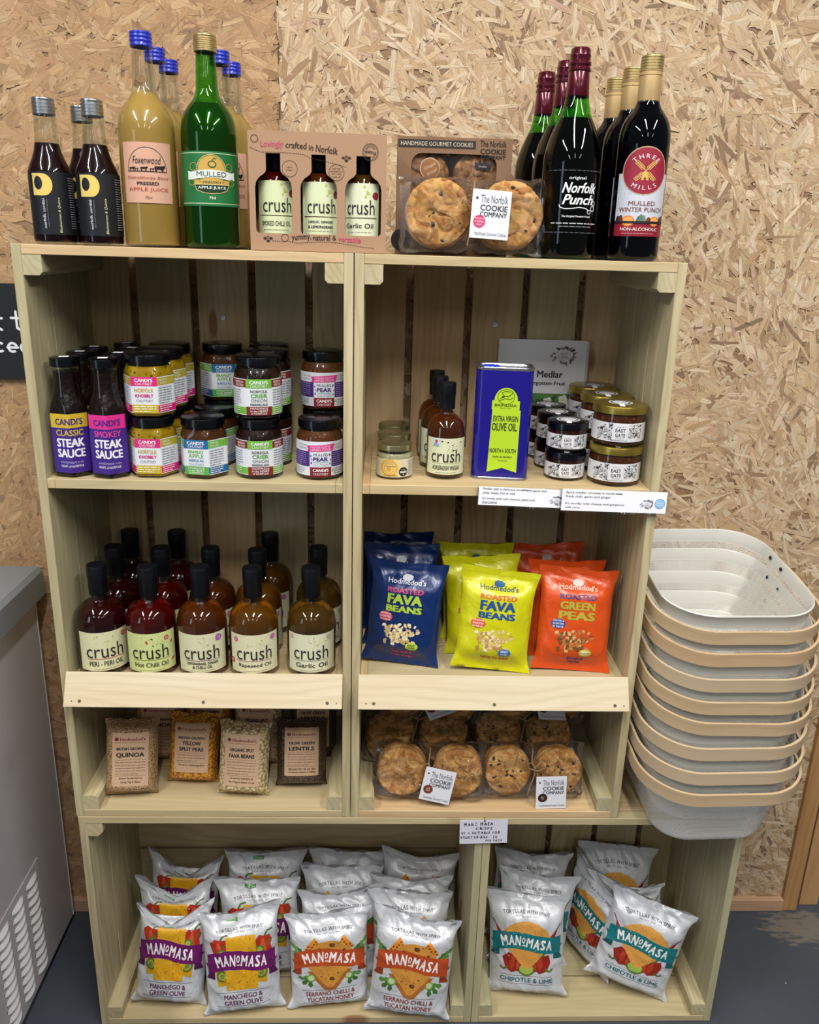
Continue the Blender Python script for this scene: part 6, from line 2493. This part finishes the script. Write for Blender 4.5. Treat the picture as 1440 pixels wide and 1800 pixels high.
def crisp_art(kind):
    a = Art()
    a.arc('TORTILLAS WITH SPIRIT', 0, -.020, .2060, 90, .0074, '#3b4150', 2, .012, True, 1.1, .78)
    a.text('EST. 2012', 0, .1760, .0036, '#4a505e', 2, w=.020)
    a.line([(-.024, .1760), (-.014, .1760)], .0007, '#4a505e', 2)
    a.line([(.014, .1760), (.024, .1760)], .0007, '#4a505e', 2)
    if kind == 'manchego':
        top = [(-.0300, .118), (.0330, .115), (.0335, .1655), (-.0305, .1670)]
        low = [(-.0345, .0490), (.0320, .0480), (.0350, .0920), (-.0345, .0940)]
        for x, y, r_ in ((-.046, .146, .019), (.048, .144, .019), (-.044, .128, .015), (.052, .128, .014)):
            pepper(a, x, y, r_, '#b3301c', '#cf5636', '#4b6a2a', 1)
        for x, y in ((-.041, .1300), (.0405, .1300)):
            a.disc(x, y, .0100, '#66792a', 3)
            a.disc(x, y, .0058, '#a3ae58', 4)
        for s in (-1, 1):
            a.poly([(s * .056, .092), (s * .030, .092), (s * .030, .062), (s * .052, .056)][::1 if s < 0 else -1], '#cf9a1c', 1)
            a.disc(s * .042, .081, .0125, '#5d6e28', 2)
            a.disc(s * .042, .081, .0080, '#9aa54a', 3)
            a.disc(s * .042, .081, .0048, '#6f7c30', 4)
        for P, c in ((top, '#d9a31c'), (low, '#dda51a')):
            a.poly(P, c, 3)
            specks(a, P, 90, ['#b8801a', '#e8bd4a', '#9a6a1a'], 4, .0006, .0016, len(P) + int(P[0][1] * 1000))
        banner(a, '#6a1560', '#4c0d45', .084, .041, .009)
        fl, fc = ('MANCHEGO &', 'GREEN OLIVE'), '#5a1a50'
    elif kind == 'serrano':
        for s in (-1, 1):
            P = [(s * .012, .138), (s * .052, .136), (s * .030, .170)]
            P = P if s > 0 else P[::-1]
            a.poly(P, '#d98d2c', 1)
            for i in range(5):
                for j in range(5):
                    x, y = s * (.016 + .0075 * i + .0037 * (j % 2)), .139 + .0065 * j
                    if abs(x) - .012 < .040 - (y - .138) * 1.1 and abs(x) > .012 + (y - .138) * .55:
                        a.disc(x, y, .0026, '#8f4a14', 2, n=6)
            leaf(a, s * .050, .122, .024, 90 - s * 35, '#3f6a2c', 2)
            leaf(a, s * .054, .128, .020, 90 - s * 75, '#55803c', 2)
            leaf(a, s * .060, .135, .024, 90 - s * 55, '#5d8a3e', 1)
            for q in (-30, 10, 50):
                leaf(a, s * .040, .072, .026, (-60 if s > 0 else -120) + s * q, ['#3f6a2c', '#4f7d3a', '#2f5424'][int(q / 40) % 3], 1)
            a.disc(s * .038, .070, .0090, '#6d9a4a', 2)
            a.disc(s * .038, .070, .0062, '#bccb98', 3)
        under = [(-.046, .086), (.046, .086), (.010, .0390), (0, .0360), (-.010, .0390)]
        a.poly([(0, .0360), (.010, .0390), (.046, .086), (-.046, .086), (-.010, .0390)], '#a86424', 2)
        P = [(-.050, .118), (-.045, .135), (-.018, .1560), (0, .1580), (.018, .1560), (.045, .135), (.050, .118), (.046, .098), (.006, .0470), (0, .0450), (-.006, .0470), (-.046, .098)][::-1]
        a.poly(P, '#c98c3a', 3)
        specks(a, P, 160, ['#a86e28', '#e0ac5e', '#8a5520'], 4, .0006, .0016, 3)
        for x, y, r_ in ((.006, .147, .006), (-.020, .138, .005), (.030, .134, .0035), (.004, .066, .0055), (-.018, .074, .002), (.016, .080, .002)):
            a.disc(x, y, r_, '#5a3018', 5, r_ * .8, 9)
            a.disc(x + r_ * .2, y + r_ * .1, r_ * .5, '#7d4a24', 6, r_ * .4, 7)
        banner(a, '#b5481c', '#8a3312', .088, .040, .011)
        fl, fc = ('SERRANO CHILLI &', 'YUCATAN HONEY'), '#7a2a26'
    else:
        for s in (-1, 1):
            a.poly([(s * .058, .134), (s * .062, .118), (s * .050, .100), (s * .040, .104), (s * .046, .122)][::1 if s > 0 else -1], '#5f7a2a', 1)
            a.poly([(s * .045, .118), (s * .050, .132), (s * .066, .152), (s * .062, .136), (s * .053, .118)][::1 if s < 0 else -1], '#8f2a18', 2)
            a.line([(s * .064, .148), (s * .072, .160)], .0020, '#4a3020', 2)
            pepper(a, s * .030, .072, .0215, '#8f2416', '#b03a22', '#55702a', 2)
            pepper(a, s * .018, .066, .014, '#9a2c1a', '#b8452a', '#55702a', 2)
            a.line([(s * .040, .058), (s * .050, .052), (s * .056, .058)], .0040, '#54732c', 3)
        a.disc(0, .0555, .0185, '#55752a', 2, .0150)
        a.disc(0, .0560, .0150, '#9ab84e', 3, .0118)
        P = [(-.054, .122), (-.050, .138), (-.038, .1530), (-.018, .1640), (.004, .1665), (.026, .1600), (.042, .1480), (.052, .130), (.053, .118), (.040, .100), (.010, .0600), (.002, .0550), (-.006, .0590), (-.040, .100)][::-1]
        a.poly(P, '#d79a48', 4)
        specks(a, P, 150, ['#b8742c', '#e6b46c', '#a85a2c'], 5, .0006, .0016, 7)
        banner(a, '#0f747c', '#0a565e', .092, .039, .008)
        fl, fc = ('CHIPOTLE & LIME',), '#17606a'
    y = .0440 if kind == 'manchego' else .0400
    a.line([(-.058, y), (.054, y)], .0009, '#6c707c', 2)
    for i, s in enumerate(fl):
        a.text(s, 0, y - .0095 - i * .0135, .0102, fc, 2, w=(.082 if kind == 'manchego' else (.100 if i == 0 else .096)) if len(fl) > 1 else .112, bold=.02)
    a.line([(-.056, y - (.0305 if len(fl) > 1 else .0185)), (.056, y - (.0305 if len(fl) > 1 else .0185))], .0009, '#6c707c', 2)
    if kind == 'manchego':
        a.rect(-.026, .2030, -.004, .2130, '#3f8a3c', 2)
        a.words(-.024, -.006, .2095, .0016, '#d8e8d0', 3, 2)
        a.words(-.024, -.006, .2058, .0014, '#d8e8d0', 3, 3)
    return a


M_CRISP = foil_mat('silver_white_film', '#cacdd3', .36, .1, .005, 22)
Pc = Pouch(CW, CH, .02, 1, 32, 42)
lx, ly = Pc.lat()
ly = [(y - .015) / .94 for y in ly if y > .016]
A_CR = {k: crisp_art(k).cut(lx, ly) for k in ('manchego', 'serrano', 'chipotle')}
ZC = .0153
CRISPS = [
    # kind, x, y, yaw, roll, lean, height, dip, seed, label
    ('manchego', .1235, .0330, -1, 4, 11, .228, .048, 1, 'front purple-banner crisp packet in the corner by the left side of the wide crate'),
    ('manchego', .2740, .0170, 7, -2, 11, .222, .016, 2, 'front purple-banner crisp packet, second from the left side of the wide crate'),
    ('serrano', .4380, .0310, 6, -1, 12, .200, .012, 3, 'front orange-banner crisp packet in the middle of the wide crate'),
    ('serrano', .5860, .0040, -6, 4, 11, .222, .020, 4, 'front orange-banner crisp packet beside the crate division, its foot at the edge'),
    ('manchego', .1270, .1080, -2, -2, 7, .222, .040, 5, 'second purple-banner crisp packet in the left file, green corner sticker showing'),
    ('manchego', .1180, .1800, -1, 3, 6, .225, .048, 6, 'rear purple-banner crisp packet in the left file, a corner standing up'),
    ('manchego', .3000, .1000, 4, -3, 7, .224, .012, 7, 'second purple-banner crisp packet in the second file'),
    ('manchego', .2840, .1800, 3, 3, 6, .224, .012, 8, 'rear purple-banner crisp packet in the second file, chip picture just visible'),
    ('serrano', .4520, .0950, 2, 0, 8, .208, .022, 9, 'second orange-banner crisp packet in the middle file, top folded over'),
    ('serrano', .4540, .1500, 1, 0, 6, .212, .006, 10, 'third orange-banner crisp packet in the middle file'),
    ('serrano', .4620, .2000, 0, 1, 4, .214, .008, 11, 'rearmost orange-banner crisp packet in the middle file'),
    ('serrano', .5990, .0720, -4, -3, 9, .212, .010, 12, 'second orange-banner crisp packet in the file by the division'),
    ('serrano', .5880, .1260, -2, 2, 7, .208, .016, 13, 'third orange-banner crisp packet in the file by the division'),
    ('serrano', .6000, .1880, -1, 5, 5, .218, .020, 14, 'rearmost orange-banner crisp packet by the division, in deep shade'),
    ('chipotle', .8270, .0520, -8, -3, 11, .218, .010, 15, 'front teal-banner crisp packet on the left of the square low crate'),
    ('chipotle', .8400, .1240, -3, 5, 8, .214, .014, 16, 'middle teal-banner crisp packet behind the front left one'),
    ('chipotle', .8390, .1900, -1, 5, 6, .214, .014, 17, 'rear teal-banner crisp packet on the left, near the back slats'),
    ('chipotle', 1.0280, .0560, -17, 12, 11, .198, .006, 18, 'front teal-banner crisp packet on the right of the square low crate, tilted'),
    ('chipotle', 1.0560, .1280, -8, -6, 8, .210, .040, 19, 'teal-banner crisp packet behind the tilted one, two top corners sticking up'),
    ('chipotle', 1.0280, .2000, -6, 2, 5, .222, .004, 20, 'tall teal-banner crisp packet at the back of the square low crate'),
    ('chipotle', .9640, .1460, -62, 4, 6, .208, .020, 21, 'teal-banner crisp packet turned edge-on in the middle of the square low crate'),
]
GC = {'manchego': 'purple-banner crisp packets', 'serrano': 'orange-banner crisp packets', 'chipotle': 'teal-banner crisp packets'}
for k, x, y, yaw, roll, lean, H, dip, sd, lb in CRISPS:
    P = Pouch(CW, CH, .0235 if sd in (1, 2, 3, 4, 15, 18, 20) else .0200, sd * 3 + 1, 32, 42, dip, .004, .0085, .006, (.0, .10, .72, .97), .06, 0.0, .8, 3.2)
    cp = bag('crisp_packet', P, A_CR[k], M_CRISP, (x, y, ZC), (R(-lean), R(roll), R(yaw)), lb, 'crisps', GC[k], True, H / CH)
    cp.scale.x = {1: .87, 2: .93, 5: .92, 6: .92, 15: .97, 19: .92}.get(sd, 1)


# ---- handwritten price card
t = thing('price_card', (.7115, -.0052, .4530), 'white handwritten price card pinned to the low crates above the division', 'card')
MB().box(-.0425, .0425, -.0004, .0004, -.0255, .0255).build('card', M_CARD, t, 0)
a = Art()
bk = '#1c1c26'
hw = random.Random(6)


def hand(st, cx, cy, h, w):
    adv = []
    for ch in st:
        adv.append(.45 if ch == ' ' else (text_geo(ch)[3] - text_geo(ch)[2]) + .16)
    k = w / sum(adv)
    x = cx - w / 2
    for ch, d in zip(st, adv):
        if ch != ' ':
            hh = h * hw.uniform(.84, 1.08) * (.16 if ch == '-' else .7 if ch == '+' else 1)
            a.text(ch, x + d * k / 2, cy + hw.uniform(-.05, .05) * h, hh, bk, 1, w=max((d - .16) * k, h * .12) * hw.uniform(.9, 1.05), shear=.12, rot=hw.uniform(-7, 7), bold=.03)
        x += d * k


hand('MAN', -.0265, .0165, .0072, .0180)
a.text('O', -.0140, .0188, .0036, bk, 1, w=.0032, bold=.02)
a.line([(-.0162, .0146), (-.0116, .0148)], .0007, bk, 1)
hand('MASA', .0050, .0175, .0068, .0240)
hand('CRISPS', .0005, .0078, .0058, .0310)
hand('GF + SUITABLE FOR', -.0055, -.0018, .0056, .0700)
hand('VEGETARIANS - £2', -.0085, -.0112, .0058, .0660)
hand('PER PACK', .0190, -.0192, .0042, .0310)
a.flat().build('handwriting', flat_map(0, -.0006, 0), t)
MB().lathe([(0, .0016), (.0012, .0014), (.0016, 0)], 10).build('pin', M_NAIL, t).matrix_local = Matrix.Translation((.0015, -.0004, .0245)) @ Matrix.Rotation(R(90), 4, 'X')
t.rotation_euler = (R(2), R(-1.8), 0)


# ================================================================== stack of mesh baskets
def mesh_metal():
    t = NT('expanded_metal_mesh')
    at = t.n('ShaderNodeAttribute', attribute_name='muv').outputs['Vector']
    sp = t.n('ShaderNodeSeparateXYZ')
    t.set(sp, 0, at)
    p = 1 / .0042
    u = t.math('MULTIPLY', sp.outputs[0], p)
    v = t.math('MULTIPLY', sp.outputs[1], p * 1.25)
    A = t.math('ABSOLUTE', t.math('SUBTRACT', t.math('FRACT', t.math('ADD', u, v)), .5))
    B = t.math('ABSOLUTE', t.math('SUBTRACT', t.math('FRACT', t.math('SUBTRACT', u, v)), .5))
    hole = t.math('LESS_THAN', t.math('MAXIMUM', A, B), .335)
    b = t.n('ShaderNodeBsdfPrincipled', {'Base Color': lin('#efeee8'), 'Roughness': .4})
    tr = t.n('ShaderNodeBsdfTransparent')
    mx = t.n('ShaderNodeMixShader', {0: hole, 1: b.outputs[0], 2: tr.outputs[0]})
    t.surf(mx.outputs[0])
    return t.m


M_MESH = mesh_metal()


def rrect(w, d, r_, n=9):
    P = []
    for cx, cy_, a0 in ((w / 2 - r_, -d / 2 + r_, -90), (w / 2 - r_, d / 2 - r_, 0), (-w / 2 + r_, d / 2 - r_, 90), (-w / 2 + r_, -d / 2 + r_, 180)):
        for i in range(n + 1):
            q = R(a0 + 90 * i / n)
            P.append((cx + r_ * math.cos(q), cy_ + r_ * math.sin(q)))
    return P


BWX, BDY, BHH = .252, .296, .155


def basket_proto(label):
    t = thing('mesh_basket', (0, 0, 0), label, 'basket', 'stack of wire mesh shopping baskets')
    # walls and floor of mesh
    prof = []
    for i in range(13):
        q = i / 12
        prof.append((.204 + (BWX - .204) * q ** .9, .250 + (BDY - .250) * q ** .9, .056 + .020 * q, .020 + (BHH - .040) * q))
    for e_, z in ((.002, .0125), (.0065, .0058), (.014, .0016), (.026, .0)):
        prof.insert(0, (.204 - e_, .250 - e_, .055, z))
    rings = [[(x, y - .010 * max(0, 1 - z / (BHH - .02)), z) for x, y in rrect(w, d, min(r_, w / 2 - .001))] for w, d, r_, z in prof]
    mb = MB().rings(rings, True, True)
    n = len(rings[0])
    o = mb.build('mesh_wall', M_MESH, t, 60)
    # mesh pattern coordinates: around the wall and up it
    at = o.data.attributes.new('muv', 'FLOAT_VECTOR', 'CORNER')
    dat = []
    peri = [0]
    base = rings[10]
    for j in range(n):
        p, q = base[j], base[(j + 1) % n]
        peri.append(peri[-1] + math.hypot(p[0] - q[0], p[1] - q[1]))
    hts = [0]
    for i in range(1, len(rings)):
        p, q = rings[i - 1][0], rings[i][0]
        hts.append(hts[-1] + math.dist(p, q))
    for pl in o.data.polygons:
        idx = [o.data.loops[l].vertex_index for l in pl.loop_indices]
        if len(idx) > 4:
            for vi in idx:
                c = o.data.vertices[vi].co
                dat += [c.x, c.y, 0]
            continue
        js = [vi % n for vi in idx]
        wrap = max(js) - min(js) > 2
        for vi in idx:
            i, j = divmod(vi, n)
            dat += [peri[n] if (wrap and j == 0) else peri[j], hts[i], 0]
    at.data.foreach_set('vector', dat)
    # solid rim band with a rolled edge
    rb = MB()
    rr_ = [(BWX, BDY, BHH - .023), (BWX + .002, BDY + .002, BHH - .003), (BWX + .006, BDY + .006, BHH - .0005), (BWX + .007, BDY + .007, BHH + .0015), (BWX + .004, BDY + .004, BHH + .003), (BWX + .0005, BDY + .0005, BHH + .001), (BWX - .0005, BDY - .0005, BHH - .023)]
    rb.rings([[(x, y, z) for x, y in rrect(w, d, .076)] for w, d, z in rr_])
    rb.build('rim', M_WHITE_METAL, t, 60)
    # bent veneer handle lying around the front half
    ow, od = BWX + .027, BDY + .034
    path = []
    P = rrect(ow, od, .088, 12)
    m = 13
    right_front = P[0:m]
    left_front = P[3 * m:4 * m]
    path = [(-ow / 2 + .006, .040), (-ow / 2 + .001, .0)] + left_front + right_front + [(ow / 2 - .001, .0), (ow / 2 - .006, .040)]
    hb = MB()
    th, hh = .0042, .0235
    rg = []
    N = len(path)
    for i, (x, y) in enumerate(path):
        a_, b_ = path[max(i - 1, 0)], path[min(i + 1, N - 1)]
        dx, dy = b_[0] - a_[0], b_[1] - a_[1]
        l = math.hypot(dx, dy)
        nx, ny = dy / l, -dx / l
        f = min(max((.035 - y) / (.035 + od / 2), 0), 1)
        zt = BHH - .006 - .0100 * f
        rg.append([(x, y, zt - hh), (x + nx * th, y + ny * th, zt - hh), (x + nx * th, y + ny * th, zt), (x, y, zt)])
    hb.rings(rg, True, True, True)
    h = hb.build('handle', M_BIRCH, t, 30)
    at = h.data.attributes.new('wc', 'FLOAT_VECTOR', 'POINT')
    acc, dat = 0, []
    for i in range(N):
        if i:
            acc += math.hypot(path[i][0] - path[i - 1][0], path[i][1] - path[i - 1][1])
        for c in rg[i]:
            dat += [acc, c[2] * .35, 0]
    at.data.foreach_set('vector', dat)
    for s in (-1, 1):
        for yy in (.030, -.012):
            MB().lathe([(0, .002), (.0028, .0016), (.0036, 0)], 12).build('bolt', M_STEEL, h).matrix_local = Matrix.Translation((s * (ow / 2 + th), yy, BHH - .016)) @ Matrix.Rotation(R(90 * s), 4, 'Y')
            MB().lathe([(0, .0022), (.003, .0018), (.004, 0)], 12).build('bolt', M_DARK, t).matrix_local = Matrix.Translation((s * (BWX / 2 - .0012), yy + .03, BHH - .010)) @ Matrix.Rotation(R(-90 * s), 4, 'Y')
    return t


NB = 8
names = ['bottom basket of the white mesh stack, standing on the low crate', 'second white mesh basket from the bottom of the stack', 'third white mesh basket from the bottom of the stack', 'fourth white mesh basket from the bottom of the stack', 'fifth white mesh basket from the bottom of the stack', 'sixth white mesh basket from the bottom of the stack', 'seventh white mesh basket, just under the topmost', 'topmost white mesh basket of the stack, its open inside in view']
b0 = None
rr = random.Random(8)
for i in range(NB):
    q = i / (NB - 1)
    tilt = 6.0 + 2.2 * q
    rim = Vector((1.1000 + .0120 * q, .064 + .047 * q, .4845 + BHH - .001 + .2740 * q + [0, -.002, .001, .004, 0, -.001, .003, 0][i]))
    ax = Vector((0, -math.sin(R(tilt)), math.cos(R(tilt))))
    loc = rim - ax * BHH
    rot = (R(tilt), R(rr.uniform(-.7, .7)), R(1.2 + rr.uniform(-.6, .6)))
    if b0 is None:
        b0 = basket_proto(names[0])
        b0.location, b0.rotation_euler = loc, rot
    else:
        dup(b0, loc, names[i], 0, rot)
